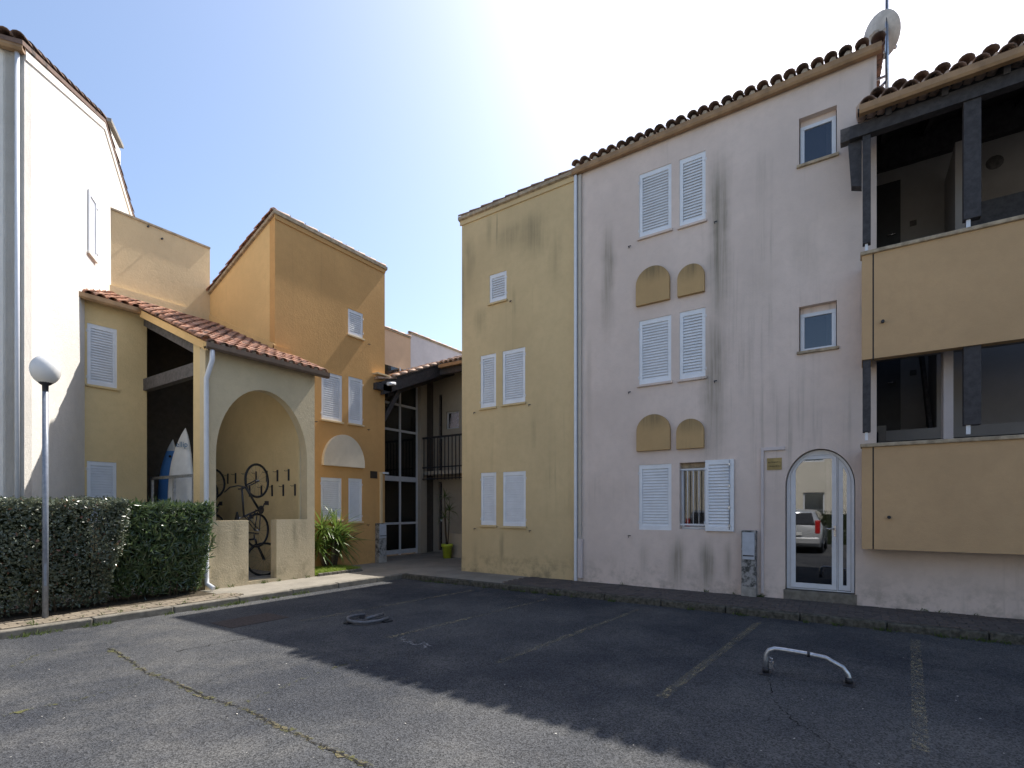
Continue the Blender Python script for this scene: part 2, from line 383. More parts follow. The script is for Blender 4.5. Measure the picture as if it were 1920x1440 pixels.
M['yellow'] = stucco('pale_ochre_stucco', (0.585, 0.45, 0.255), 0.25, 60, yel_st, 0.45, 0.6, 'Y', (0.14, 0.125, 0.08))
M['ochre_panel'] = stucco('ochre_balcony_stucco', (0.50, 0.335, 0.185), 0.22, 80, (), 0.06, 0.0)
M['orange'] = stucco('orange_stucco', (0.56, 0.325, 0.13), 0.45, 55, (), 0.15, 0.3, 'X')
M['gable'] = stucco('light_orange_stucco', (0.68, 0.455, 0.21), 0.4, 55, (), 0.1, 0.2)
M['cream'] = stucco('cream_yellow_stucco', (0.66, 0.51, 0.31), 0.75, 55, (), 0.1, 0.3, 'X')
sh_st = [(4.98, 0.25, 1.5, 0.3, 0.45), (5.3, 0.15, 1.45, 0.6, 0.4), (6.55, 0.12, 1.5, 0.5, 0.6), (6.75, 0.16, 1.6, 0.7, 0.4)]
M['shelter'] = stucco('shelter_beige_stucco', (0.62, 0.515, 0.34), 0.8, 42, sh_st, 0.2, 0.5, 'X', (0.14, 0.12, 0.075), 0.3)
M['annex'] = stucco('annex_ochre_stucco', (0.69, 0.525, 0.28), 0.6, 42, (), 0.15, 0.3, 'X')
M['white_wall'] = stucco('white_stucco', (0.745, 0.715, 0.665), 0.55, 60, (), 0.06, 0.1, 'X')
M['peach'] = stucco('peach_stucco', (0.60, 0.40, 0.26), 0.3, 50, (), 0.06, 0.0)
M['lilac'] = stucco('pale_lilac_stucco', (0.58, 0.52, 0.51), 0.3, 50, (), 0.06, 0.0)
awn_st = [(py_(q[0]), 0.5, pz(q[0], q[1])+0.25, pz(q[0], q[1])-0.38, 0.75) for q in ((1226, 501), (1297, 498), (1226, 778), (1296, 786))]
M['awn_dark'] = stucco('ochre_arch_stucco', (0.47, 0.32, 0.16), 0.25, 80, awn_st, 0.8, 0.0)
M['awn_pale'] = stucco('pale_arch_stucco', (0.62, 0.55, 0.44), 0.25, 80, (), 0.35, 0.0)
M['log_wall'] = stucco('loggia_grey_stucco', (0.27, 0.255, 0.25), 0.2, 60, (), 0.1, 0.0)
M['hall_wall'] = stucco('hall_beige_stucco', (0.42, 0.37, 0.30), 0.25, 60, (), 0.1, 0.1)
M['pavement_mat'] = None
def concrete_walk():
    b = NB('asphalt_walk'); P = b.pos()
    c = b.mix(b.rng(b.noise(P, 0.9, 5, 0.65), 0.3, 0.7), (0.17, 0.155, 0.13), (0.27, 0.245, 0.205))
    c = b.mix(b.math('MULTIPLY', b.rng(b.noise(P, 5, 6, 0.75), 0.5, 0.72), 0.5), c, (0.11, 0.10, 0.08))
    gr = b.rng(b.noise(P, 170, 2), 0.35, 0.65); c = b.mix(b.math('MULTIPLY', gr, 0.4), c, (0.32, 0.30, 0.26))
    b.bump(b.noise(P, 120, 3), 0.5, 0.006); return b.fin(c, 0.92, 0.15)
M['walk'] = concrete_walk()

# ------------------------------------------------------------------ shared builders
def mk_tile(r0=0.094, r1=0.074, L=0.43, th=0.014, n=6):
    m = MB(); vs = []
    for (r, y) in ((r0, 0), (r1, L)):
        for q in (r, r-th):
            for i in range(n+1):
                a = math.pi*i/n; vs.append((q*math.cos(a), y, q*math.sin(a)*0.85))
    N = n+1; o0, i0, o1, i1 = 0, N, 2*N, 3*N; fs = []; sm = []
    for i in range(n):
        fs.append((o0+i, o0+i+1, o1+i+1, o1+i)); fs.append((i0+i+1, i0+i, i1+i, i1+i+1))
        fs.append((o0+i+1, o0+i, i0+i, i0+i+1)); fs.append((o1+i, o1+i+1, i1+i+1, i1+i))
    fs += [(o0, o1, i1, i0), (o0+n, i0+n, i1+n, o1+n)]
    m.add(vs, fs, True); return m
TILE = {q: mk_tile().mesh('tile', M[q], True) for q in ('tile', 'tile_shaded', 'tile_pale')}
def tile_at(roof, kind, p, u, s, lift=0.0, jit=0.012, pitch=0.035):
    u = Vector(u).normalized(); s = Vector(s).normalized(); n = u.cross(s).normalized()
    if n.z < 0: u = -u; n = u.cross(s).normalized()
    p = Vector(p) + n*(0.012+lift) + u*random.uniform(-jit, jit) + s*random.uniform(-jit, jit)
    Mx = Matrix(((u.x, s.x, n.x, p.x), (u.y, s.y, n.y, p.y), (u.z, s.z, n.z, p.z), (0, 0, 0, 1)))
    Mx = Mx @ Matrix.Rotation(-pitch + random.uniform(-0.008, 0.008), 4, 'X') @ Matrix.Rotation(random.uniform(-0.02, 0.02), 4, 'Z')
    return piece('tile', TILE[kind], roof, T(0, 0, 0.015) @ Mx)
def tiles(roof, kind, o, u, s, nc, nr, sp=0.195, ex=0.335, keep=None):
    o = Vector(o); u = Vector(u).normalized(); s = Vector(s).normalized()
    for i in range(nc):
        for j in range(nr):
            p = o + u*((i+0.5)*sp) + s*(j*ex)
            if keep is None or keep(p + s*0.2): tile_at(roof, kind, p, u, s)
def tile_line(roof, kind, a, b, ex=0.36, up=(0, 0, 1)):
    """a line of cover tiles laid end to end from low end a to b"""
    a = Vector(a); b = Vector(b); s = (b-a); L = s.length; s.normalize(); u = s.cross(Vector(up)).normalized()
    nn = max(1, int(round(L/ex)))
    for j in range(nn): tile_at(roof, kind, a + s*(L*j/nn), u, s, 0, 0.004)

SLAT = {}
def shutter(parent, F, a0, a1, z0, z1, hinge='L', proud=0.012, label=None, tilt=29):
    """closed louvred shutter; front face set back `proud` inside the opening"""
    w_, h_ = a1-a0, z1-z0; fw = 0.062; th = 0.032
    m = MB()
    m.box(0, fw, 0, th, 0, h_); m.box(w_-fw, w_, 0, th, 0, h_)
    m.box(fw, w_-fw, 0.001, th, 0, 0.085); m.box(fw, w_-fw, 0.001, th, h_-0.085, h_)
    Mx = F @ T(a0, proud, z0)
    s = m.build('shutter', M['white_plastic'], parent, Mx)
    if label: s['label'] = label
    n = max(5, int(round((h_-0.17)/0.054))); st = (h_-0.17)/n; sw = round(w_-2*fw, 2)
    if sw not in SLAT:
        SLAT[sw] = MB().box(-sw/2, sw/2, -0.0035, 0.0035, -0.0335, 0.0335).mesh('slat', M['white_plastic'])
    for i in range(n):
        piece('slat', SLAT[sw], s, T(w_/2, 0.022, 0.085+(i+0.5)*st) @ Matrix.Rotation(R(-tilt), 4, 'X'), True)
    MB().box(fw-0.01, w_-fw+0.01, 0.036, 0.040, 0.06, h_-0.06).build('backing', M['white_plastic'], s, None, True)  # added panel, keeps light from behind out of the slat gaps
    hx = -0.012 if hinge == 'L' else w_+0.012
    for hz in (0.14, h_-0.16):
        hb = MB(); hb.box(min(hx, fw*0.5 if hinge == 'L' else w_-fw*0.5), max(hx, fw*0.5 if hinge == 'L' else w_-fw*0.5), -0.007, -0.0005, hz-0.012, hz+0.012)
        hb.tube([(hx, -0.006, hz-0.03), (hx, -0.006, hz+0.03)], 0.009, 6)
        hb.build('hinge', M['white_metal'], s, None, True)
    return s
def sill(parent, F, a0, a1, z, mat, d=0.045):
    return MB().box(a0-0.03, a1+0.03, -d, 0.05, z-0.05, z-0.004).build('sill', mat, parent, F, bevel=0.006)
def hook(parent, F, a, z):
    """shutter stay on the wall"""
    m = MB(); m.tube([(a, 0.01, z), (a, -0.05, z), (a+0.01, -0.055, z-0.04)], 0.006, 5); m.box(a-0.006, a+0.05, -0.055, -0.045, z-0.008, z+0.008)
    return m.build('shutter_stay', M['iron'], parent, F)
def facade(parent, name, F, outline, holes, th, mat):
    return MB().prism(outline, holes, 0, th).build(name, mat, parent, F)
def gutter(parent, F, a0, a1, y, z, mat=None, name='gutter'):
    pr = [(y, z+0.06), (y, z-0.02), (y+0.02, z-0.055), (y+0.10, z-0.055), (y+0.12, z-0.02), (y+0.12, z+0.06), (y+0.11, z+0.06), (y+0.11, z-0.01), (y+0.02, z-0.01), (y+0.012, z+0.06)]
    return MB().sweep(pr, a0, a1).build(name, mat or M['gutter'], parent, F, fix=True)
def window(parent, F, a0, a1, z0, z1, rec=0.10, fw=0.055, name='window', glass='glass', fmat=None):
    m = MB(); m.box(a0, a1, rec, rec+0.05, z0, z0+fw); m.box(a0, a1, rec, rec+0.05, z1-fw, z1)
    m.box(a0, a0+fw, rec+0.001, rec+0.051, z0+fw, z1-fw); m.box(a1-fw, a1, rec+0.001, rec+0.051, z0+fw, z1-fw)
    f = m.build(name, fmat or M['white_metal'], parent, F, bevel=0.005)
    MB().box(a0+fw-0.005, a1-fw+0.005, rec+0.02, rec+0.026, z0+fw-0.005, z1-fw+0.005).build('pane', M[glass], f, F)
    return f
def text_mesh(txt, size, mat, parent, F, local=False, name='lettering'):
    cu = bpy.data.curves.new(name, 'FONT'); cu.body = txt; cu.size = size; cu.align_x = 'CENTER'; cu.extrude = 0.001; cu.resolution_u = 2
    o = bpy.data.objects.new(name, cu); me = bpy.data.meshes.new_from_object(o); bpy.data.objects.remove(o)
    me.materials.clear(); me.materials.append(mat)
    return piece(name, me, parent, F, local)
UPR = Matrix.Rotation(R(90), 4, 'X')

# ------------------------------------------------------------------ ground, car park, pavements
def struct(o): o['kind'] = 'structure'; return o
struct(MB().box(-120, 120, -120, 120, -0.3, -0.02).build('ground', M['concrete']))
KX, KY = 8.36, 8.70
cp = struct(MB().add([(-40, -40, 0), (KX+0.02, -40, 0), (KX+0.02, KY+0.02, 0), (-40, KY+0.02, 0)], [(0, 1, 2, 3)]).build('car_park', M['asphalt']))
# raised walk: slab right, slab left and the passage between the blocks
pr = MB(); pr.box(KX+0.14, 30, -40, KY+0.14, -0.02, 0.094); pr.box(-40, 30, KY+0.14, 40, -0.02, 0.094)
pv = struct(pr.build('pavement', M['walk']))
def kerb_run(n0, n1, horiz):
    L = 1.0; i = n0
    while i < n1:
        m = MB()
        if horiz: m.box(i+0.006, i+L-0.006, KY, KY+0.135, -0.05, 0.105+random.uniform(-0.006, 0.006))
        else: m.box(KX, KX+0.135, i+0.006, i+L-0.006, -0.05, 0.105+random.uniform(-0.006, 0.006))
        m.build('kerb_stone', M['stone'] if horiz else M['stone_dark'], pv, bevel=0.018); i += L
kerb_run(-6.36, KX-0.01, True); kerb_run(-7.3, KY-0.01, False)
MB().box(KX, KX+0.135, KY, KY+0.135, -0.05, 0.106).build('kerb_stone', M['stone'], pv, bevel=0.03)
# pavers: shared brick mesh
def brick_mesh(mat):
    bm = bmesh.new(); bmesh.ops.create_cube(bm, size=1); bmesh.ops.scale(bm, vec=(0.194, 0.094, 0.06), verts=bm.verts)
    bmesh.ops.bevel(bm, geom=[e for e in bm.edges if all(v.co.z > 0 for v in e.verts)], offset=0.005, segments=1, affect='EDGES')
    me = bpy.data.meshes.new('paver'); bm.to_mesh(me); bm.free(); me.materials.append(mat); return me
bl, bd = brick_mesh(M['paver']), brick_mesh(M['paver_dark'])
for r_ in range(5):                                                # left walk, beside the hedge
    for c_ in range(19):
        x = 1.05 + c_*0.2 + (0.1 if r_ % 2 else 0); y = KY + 0.19 + r_*0.1
        piece('paver', bl, pv, T(x, y, 0.079+random.uniform(-0.004, 0.004)) @ RZ(random.uniform(-0.02, 0.02)) @ Matrix.Rotation(random.uniform(-0.012, 0.012), 4, 'X'))
far = MB(); bv = [tuple(v.co) for v in bd.vertices]; bf = [tuple(p.vertices) for p in bd.polygons]
for r_ in range(11):                                               # right walk, below the facade
    for c_ in range(44):
        y = -2.75 + c_*0.2 + (0.1 if r_ % 2 else 0); x = KX + 0.19 + r_*0.1
        Mx = T(x, y, 0.079+random.uniform(-0.004, 0.004)) @ RZ(R(90)+random.uniform(-0.015, 0.015)) @ Matrix.Rotation(random.uniform(-0.01, 0.01), 4, 'Y')
        if c_ < 26: piece('paver', bd, pv, Mx)
        else: far.add([Mx @ Vector(v) for v in bv], bf)
far.build('paver_field', M['paver_dark'], pv)['kind'] = 'stuff'
# painted bay lines
def strip_on_road(name, p, q, wd, mat, z, seg=1, wob=0.0, parent=cp, kind=None):
    p = Vector((p[0], p[1])); q = Vector((q[0], q[1])); d = (q-p); nrm = Vector((-d.y, d.x)).normalized()
    vs = []; fs = []
    for i in range(seg+1):
        c = p + d*(i/seg) + nrm*random.uniform(-wob, wob); ww = wd/2*(1 if wob == 0 else random.uniform(0.35, 1.6))
        vs += [(c.x-nrm.x*ww, c.y-nrm.y*ww, z), (c.x+nrm.x*ww, c.y+nrm.y*ww, z)]
        if i: fs.append((2*i-2, 2*i, 2*i+1, 2*i-1))
    return MB().add(vs, fs).build(name, mat, parent)
for (a, b_) in (((885, 1107), (562, 1165)), ((1027, 1123), (725, 1197)), ((1198, 1143), (932, 1243)), ((1422, 1168), (1240, 1308)), ((1716, 1200), (1727, 1408))):
    strip_on_road('bay_line', on_z(*a), on_z(*b_), 0.095, M['paint_yellow'], 0.004, 12)
for (a, b_) in (((750, 1197), (760, 1193)), ((751, 1201), (760, 1198)), ((754, 1203), (765, 1206)), ((757, 1205), (765, 1203)), ((769, 1202), (772, 1208)), ((772, 1209), (785, 1209)), ((785, 1209), (797, 1204)), ((793, 1210), (807, 1212)), ((797, 1215), (800, 1207))):
    strip_on_road('bay_number', on_z(*a), on_z(*b_), 0.045, M['paint_white'], 0.004)
# cracks with moss
def crack(pts, wd, mat, z=0.0045):
    for a, b_ in zip(pts[:-1], pts[1:]):
        strip_on_road('asphalt_crack', on_z(*a), on_z(*b_), wd, mat, z, 14, 0.018)
main = [(205, 1215), (245, 1240), (275, 1262), (322, 1277), (385, 1308), (420, 1318), (462, 1330), (510, 1358), (560, 1378), (610, 1402), (690, 1437), (760, 1475)]
crack(main, 0.06, M['crack_moss'], 0.0042); crack(main, 0.036, M['crack']); crack(main, 0.016, M['crack_dark'], 0.005)
crack([(-40, 1352), (60, 1330), (150, 1312), (240, 1288), (290, 1270)], 0.045, M['crack_moss'])
crack([(462, 1318), (500, 1300), (560, 1275), (640, 1248), (690, 1232)], 0.04, M['crack_moss'])
crack([(20, 1250), (60, 1232), (120, 1215)], 0.045, M['crack_moss']); crack([(1440, 1262), (1448, 1310), (1470, 1335), (1500, 1360), (1545, 1385), (1600, 1440)], 0.008, M['crack_dark'])
crack([(330, 1222), (420, 1205), (500, 1190)], 0.016, M['crack_dark'])
c0 = on_z(470, 1163)
mh = MB(); mh.box(c0.x-0.42, c0.x+0.42, c0.y-0.28, c0.y+0.28, 0.0, 0.006); mh.build('drain_cover', M['rust'], cp)
# patch of newer tarmac is only tone in the asphalt material; small litter and grit on the road
lit = MB()
for i in range(70):
    p = on_z(random.uniform(0, 1900), random.uniform(1200, 1435)); s_ = random.uniform(0.003, 0.010); a = random.uniform(0, 6.3)
    q = [(p.x+s_*math.cos(a+t_)*f_, p.y+s_*math.sin(a+t_)*f_, 0.006+0.004*random.random()) for t_, f_ in ((0, 1.4), (1.7, 0.7), (3.1, 1.2), (4.6, 0.6))]
    lit.add(q, [(0, 1, 2, 3)])
tag(lit.build('grit', plain('pale_grit', (0.42, 0.40, 0.36), 0.9, 0.1, var=0.4, vs=3)), 'small pale bits of grit scattered over the asphalt', 'grit', kind='stuff')

def blades(name, spots, mat, hmin, hmax, spread, label, cat, kind='stuff'):
    vs = []; fs = []; rn = []
    for (x, y, z, n, rad) in spots:
        for i in range(n):
            a = random.uniform(0, 6.283); r_ = rad*math.sqrt(random.random()); bx, by = x+r_*math.cos(a), y+r_*math.sin(a)
            h = random.uniform(hmin, hmax); ln = Vector((random.gauss(0, spread), random.gauss(0, spread), 1)).normalized()*h
            t_ = random.uniform(0, 6.283); wv = Vector((math.cos(t_), math.sin(t_), 0))*random.uniform(0.003, 0.007)
            p = Vector((bx, by, z)); k0 = len(vs); mid = p+ln*0.6
            vs += [p-wv, p+wv, mid+wv*0.8, mid-wv*0.8, p+ln+Vector((ln.x, ln.y, 0))*0.5]
            fs += [(k0, k0+1, k0+2, k0+3), (k0+3, k0+2, k0+4)]; v_ = random.random(); rn += [v_, v_]
    me = bpy.data.meshes.new(name); me.from_pydata([tuple(v) for v in vs], [], fs); me.materials.append(mat)
    at = me.attributes.new('rnd', 'FLOAT', 'FACE'); at.data.foreach_set('value', rn)
    o = link(bpy.data.objects.new(name, me)); tag(o, label, cat, kind=kind); return o
sp = []
for i in range(26):
    x = random.uniform(1.5, 6.2); sp.append((x, KY-0.02+random.uniform(-0.03, 0.01), 0.0, random.randint(6, 26), 0.06))
for px, py in ((25, 1190), (70, 1185), (420, 1135), (440, 1132), (180, 1178)): q = on_z(px, py); sp.append((q.x, KY-0.03, 0, 45, 0.09))
for i in range(40):
    sp.append((KX-0.03, random.uniform(-2, 8.3), 0.0, random.randint(6, 30), 0.07))
for i in range(10): sp.append((XF-0.05, random.uniform(-2, 4.5), 0.1, 8, 0.05))
sp += [(XF-0.06, py_(1428), 0.1, 60, 0.06)]
for i in range(24): sp.append((random.uniform(1.2, 4.9), KY+random.uniform(0.12, 0.5), 0.1, random.randint(3, 12), 0.04))
for i in range(10): sp.append((random.uniform(4.7, 7.0), 9.98, 0.1, random.randint(5, 20), 0.05))
blades('weeds', sp, M['weed'], 0.02, 0.085, 0.7, 'thin weeds sprouting along the kerbs and wall bases', 'weeds')

# ------------------------------------------------------------------ right-hand block: pale ochre house
yb = thing('ochre_house', 'pale ochre end house with dark water streaks and five white shutters', 'house', (XF+2.5, 6.4, 0.09))
aj = pix(FP, 1079, 900)[0]; aP = Y0 + 0.22       # joint between the two houses, right end of pink facade (local a)
ZT = 8.66
rects = {}
for kx, v in dict(y1=(901, 667.7, 930, 765.7), y2=(942.3, 659, 984.7, 759), y3=(901.7, 886.7, 930.3, 984), y4=(943, 885, 985.7, 986), y5=(918, 516.7, 949.7, 569.4)).items():
    rects[kx] = prect(FP, *v)
yw = facade(yb, 'wall', FP, [(0, -0.05), (aj, -0.05), (aj, ZT-0.02), (0, ZT-0.02)], [rect(*r_) for r_ in rects.values()], 0.22, M['yellow'])
ys = MB(); ys.box(0.0, 5.5, 0, 0.22, -0.05, ZT-0.05)
ys.build('side_wall', M['yellow'], yb, frame((XF+5.72, Y0-0.0), (-1, 0)))
for kx, hg in (('y1', 'L'), ('y2', 'R'), ('y3', 'L'), ('y4', 'R'), ('y5', 'R')):
    r_ = rects[kx]; shutter(yb, FP, *r_, hg); sill(yb, FP, r_[0], r_[1], r_[2], M['yellow'])
    hook(yb, FP, r_[0]-0.17 if hg == 'L' else r_[1]+0.12, r_[2]-0.09)
rf = MB().add([(-0.06, -0.08, ZT+0.0), (aj, -0.08, ZT+0.0), (aj, 5.8, ZT-2.3), (-0.06, 5.8, ZT-2.3), (-0.06, -0.08, ZT-0.07), (aj, -0.08, ZT-0.07), (aj, 5.8, ZT-2.37), (-0.06, 5.8, ZT-2.37)],
     [(0,1,2,3),(7,6,5,4),(0,4,5,1),(1,5,6,2),(2,6,7,3),(3,7,4,0)]).build('roof', M['cap'], yb, FP)
tile_line(rf, 'tile_shaded', FP @ Vector((-0.05, 0.0, ZT-0.015)), FP @ Vector((aj-0.02, 0.0, ZT-0.015)), 0.34)
MB().box(-0.04, aj, -0.028, 0.0, ZT-0.19, ZT-0.075).build('coping_band', M['yellow'], yb, FP)
MB().box(0, aj, -0.014, 0, -0.04, pix(FP, 960, 1052)[1]).build('plinth', M['yellow'], yb, FP)

# ------------------------------------------------------------------ right-hand block: pink house
pk = thing('pink_house', 'pale pink stained house with arched glass door and ochre blind arches', 'house', (XF+2.5, 2.4, 0.09))
pr_ = {}
for kx, v in dict(s1=(1198.5, 328, 1259, 447), s2=(1274, 300, 1323, 426), s3=(1198.3, 602.5, 1258.6, 722), s4=(1274.2, 586, 1322.8, 712), s5=(1198, 872, 1259, 993),
                  wg=(1274, 868, 1323, 992), w1=(1498, 223, 1569, 311), w2=(1498, 576, 1569, 660)).items(): pr_[kx] = prect(FP, *v)
da0 = pix(FP, 1472, 900)[0]; da1 = pix(FP, 1603.6, 900)[0]; dz0 = 0.26; dzt = pix(FP, 1537.8, 841)[1]; dzs = pix(FP, 1472, 913)[1]
darch = archpts(da0, da1, dz0, dzs, dzt-dzs, 24)
facade(pk, 'wall', FP, [(aj, -0.05), (14.5, -0.05), (14.5, 1.42), (aP, 1.42), (aP, ZT-0.02), (aj, ZT-0.02)],
       [rect(*r_) for r_ in pr_.values()] + [darch], 0.22, M['pink'])
for kx, hg in (('s1', 'L'), ('s2', 'R'), ('s3', 'L'), ('s4', 'R'), ('s5', 'L')):
    r_ = pr_[kx]; shutter(pk, FP, *r_, hg)
    if kx != 's5': sill(pk, FP, r_[0], r_[1], r_[2], M['pink'])
    hook(pk, FP, r_[0]-0.2 if hg == 'L' else r_[1]+0.16, r_[2]-0.12)
r_ = pr_['wg']                                                     # open ground window with bars and folded-back shutter
window(pk, FP, r_[0], r_[1], r_[2], r_[3]-0.1, 0.14, 0.045)
MB().box(r_[0], r_[1], 0.12, 0.2, r_[3]-0.098, r_[3]).build('window_lintel', M['cap'], pk, FP)
g_ = MB(); g_.box(r_[0]-0.0, r_[1], 0.05, 0.075, r_[3]-0.135, r_[3]-0.11); g_.box(r_[0], r_[1], 0.05, 0.075, r_[2]+0.07, r_[2]+0.10)
gb = g_.build('window_grille', M['white_metal'], pk, FP)
for i in range(5):
    a = r_[0]+0.03+(r_[1]-r_[0]-0.06)*i/4
    MB().tube([(a, 0.0625, r_[2]+0.09), (a, 0.0625, r_[3]-0.12)], 0.009, 6).build('bar', M['white_metal'], gb, FP)
ao = pix(FP, 1377, 900)[0]
so = shutter(pk, FP, r_[1]+0.004, ao, r_[2]-0.02, r_[3]+0.02, 'L', -0.05, 'open shutter folded back against the wall')
bo = MB(); bo.tube([(ao-r_[1]-0.075, -0.012, 0.03), (ao-r_[1]-0.075, -0.012, 1.26)], 0.006, 5)
for z_ in (0.1, 0.42, 0.8, 1.18): bo.box(ao-r_[1]-0.092, ao-r_[1]-0.058, -0.022, -0.001, z_-0.02, z_+0.02)
bo.build('bolt_rod', M['steel'], so, None, True)
for kx, px0, py0, px1, pya in (('a', 1194.5, 576.5, 1257, 501), ('b', 1272, 559, 1322, 497.5), ('c', 1195.5, 847, 1258, 777.5), ('d', 1270, 843, 1321, 786)):
    a0, z0 = pix(FP, px0, py0); a1, _ = pix(FP, px1, py0); ac, zt = pix(FP, (px0+px1)/2, pya); rr = (a1-a0)/2
    MB().prism(archpts(a0, a1, z0, zt-rr*0.96, rr*0.96, 18), [], -0.075, 0.02).build('blind_arch', M['awn_dark'], pk, FP, bevel=0.006)
for kx in ('w1', 'w2'):
    r_ = pr_[kx]; window(pk, FP, r_[0]+0.012, r_[1]-0.012, r_[2], r_[3]-0.10, 0.09, 0.06); sill(pk, FP, r_[0], r_[1], r_[2]+0.003, M['cap'])
    MB().box(r_[0]+0.012, r_[1]-0.012, 0.11, 0.2, r_[3]-0.10, r_[3]).build('window_box', M['pink'], pk, FP)
MB().box(aj+0.05, da0-0.45, 0.36, 0.42, 0.1, ZT-0.2).build('light_blocker', M['dark_room'], pk, FP)  # dark panel added behind the facade to block light leaking through openings
MB().box(da0-0.449, aP-0.05, 0.36, 0.42, 2.95, ZT-0.2).build('light_blocker', M['dark_room'], pk, FP)
MB().box(0.1, aj-0.05, 0.36, 0.42, 0.1, ZT-0.25).build('light_blocker', M['dark_room'], yb, FP)  # added light-blocking panel for the ochre house
# arched entrance door
ins = 0.012
def arch_ring(o_, i_, y0, y1): return MB().prism(o_, [i_], y0, y1)
rc = (da1-da0)/2
outer = archpts(da0+ins, da1-ins, dz0, dzs, dzt-dzs-ins, 24)
asp = pix(FP, 1570, 900)[0]; d1, d2 = asp-0.008, asp+0.008
def archz(a, off=0.0): # height of the arch soffit at a
    c = (da0+da1)/2; q = (a-c)/(rc-off); return dzs + (dzt-dzs-off)*math.sqrt(max(0, 1-q*q))
def leaf_poly(x0, x1, z0, off, n=14, cap=99):
    return [(x0, z0), (x1, z0)] + [(x1+(x0-x1)*i/n, min(cap, archz(x1+(x0-x1)*i/n, off))) for i in range(n+1)]
cap_ = pix(FP, 1525, 853)[1]
fr = MB(); fr.prism(outer, [leaf_poly(da0+0.07, d1, dz0+0.02, 0.045, cap=cap_), leaf_poly(d2, da1-0.055, dz0+0.02, 0.05)], 0.12, 0.18)
df = fr.build('door_frame', M['white_metal'], pk, FP)
dl = MB(); lo = leaf_poly(da0+0.075, d1-0.004, dz0+0.03, 0.05, cap=cap_-0.005); li = leaf_poly(da0+0.145, d1-0.07, dz0+0.11, 0.085, cap=cap_-0.06)
dl.prism(lo, [li], 0.105, 0.15); dr = dl.build('door', M['white_metal'], pk, FP)
MB().prism(leaf_poly(da0+0.14, d1-0.065, dz0+0.105, 0.08, cap=cap_-0.055), [], 0.122, 0.13).build('pane', M['glass_door'], dr, FP)
hd = MB(); hz = pix(FP, 1567, 992)[1]; hd.box(d1-0.045, d1-0.015, 0.098, 0.105, hz-0.12, hz+0.05); hd.tube([(d1-0.03, 0.1, hz), (d1-0.03, 0.055, hz), (d1-0.15, 0.05, hz)], 0.01, 6)
hd.build('door_handle', M['chrome'], dr, FP)
sl = MB(); sl.prism(leaf_poly(d2+0.004, da1-0.06, dz0+0.03, 0.055), [leaf_poly(d2+0.065, da1-0.115, dz0+0.11, 0.09)], 0.125, 0.16)
sd_ = sl.build('side_light', M['white_metal'], pk, FP)
MB().prism(leaf_poly(d2+0.06, da1-0.11, dz0+0.105, 0.085), [], 0.135, 0.142).build('pane', M['glass_door'], sd_, FP)
MB().box(da0-0.02, da1+0.02, -0.03, 0.16, 0.09, dz0).build('door_step', M['stone'], pk, FP, bevel=0.01)
# hallway behind the door
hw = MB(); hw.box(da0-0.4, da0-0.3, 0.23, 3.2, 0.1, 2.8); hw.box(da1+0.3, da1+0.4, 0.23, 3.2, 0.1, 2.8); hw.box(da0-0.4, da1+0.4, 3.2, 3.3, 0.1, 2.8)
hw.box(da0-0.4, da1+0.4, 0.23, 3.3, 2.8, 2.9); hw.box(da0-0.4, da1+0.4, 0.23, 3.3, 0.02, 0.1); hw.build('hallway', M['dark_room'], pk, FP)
# roof: eave tiles, gutter
ev = FP @ Vector((aj, -0.12, ZT+0.01)); sl_ = Vector((1, 0, 0.40)).normalized()
rp = MB().add([(aj, -0.10, ZT-0.0), (aP+0.08, -0.10, ZT-0.0), (aP+0.08, 5.9, ZT+2.4), (aj, 5.9, ZT+2.4), (aj, -0.10, ZT-0.05), (aP+0.08, -0.10, ZT-0.05), (aP+0.08, 5.9, ZT+2.35), (aj, 5.9, ZT+2.35)],
     [(0,1,2,3),(7,6,5,4),(0,4,5,1),(1,5,6,2),(2,6,7,3),(3,7,4,0)]).build('roof', M['tile_shaded'], pk, FP)
tiles(rp, 'tile_shaded', ev + Vector((-0.04, 0.02, 0.01)), (0, -1, 0), sl_, 26, 6)
tile_line(rp, 'tile_shaded', FP @ Vector((aP+0.02, -0.1, ZT+0.06)), FP @ Vector((aP+0.02, 4.0, ZT+1.70)), 0.34)
gutter(pk, FP, aj-0.03, aP+0.06, -0.13, ZT-0.055)
mo = MB()
for i in range(26): mo.tube([(aj+(i+0.5)*0.195, -0.10, ZT+0.03), (aj+(i+0.5)*0.195, 0.1, ZT+0.10)], 0.05, 6)
o = mo.build('mortar_plugs', M['mortar'], rp, FP); o['kind'] = 'stuff'
sw_ = MB(); sw_.box(aP-0.22, aP, 0.221, 5.7, 5.2, ZT-0.05); sw_.add([(aP-0.005, 0.22, ZT-0.06), (aP-0.005, 5.7, ZT-0.06), (aP-0.005, 5.7, ZT+2.25)], [(0, 1, 2)]); sw_.build('side_wall', M['pink'], pk, FP)
MB().box(0.0, 14.5, 5.72, 5.9, 0, ZT+2.1).build('back_wall', M['pink'], pk, FP)
# pipes at the joint
dp = MB(); dp.box(aj-0.002, aj+0.062, -0.075, -0.004, 0.10, ZT-0.11); dp.build('downpipe', M['white_metal'], pk, FP, bevel=0.01)
MB().box(aj+0.085, aj+0.155, -0.05, -0.002, 0.98, ZT-0.12).build('cable_duct', M['duct'], pk, FP, bevel=0.01)['label'] = 'beige cable duct beside the white downpipe'
MB().box(aj+0.08, aj+0.185, -0.075, -0.002, 0.16, 0.98).build('duct_guard', M['lilac'], pk, FP, bevel=0.012)
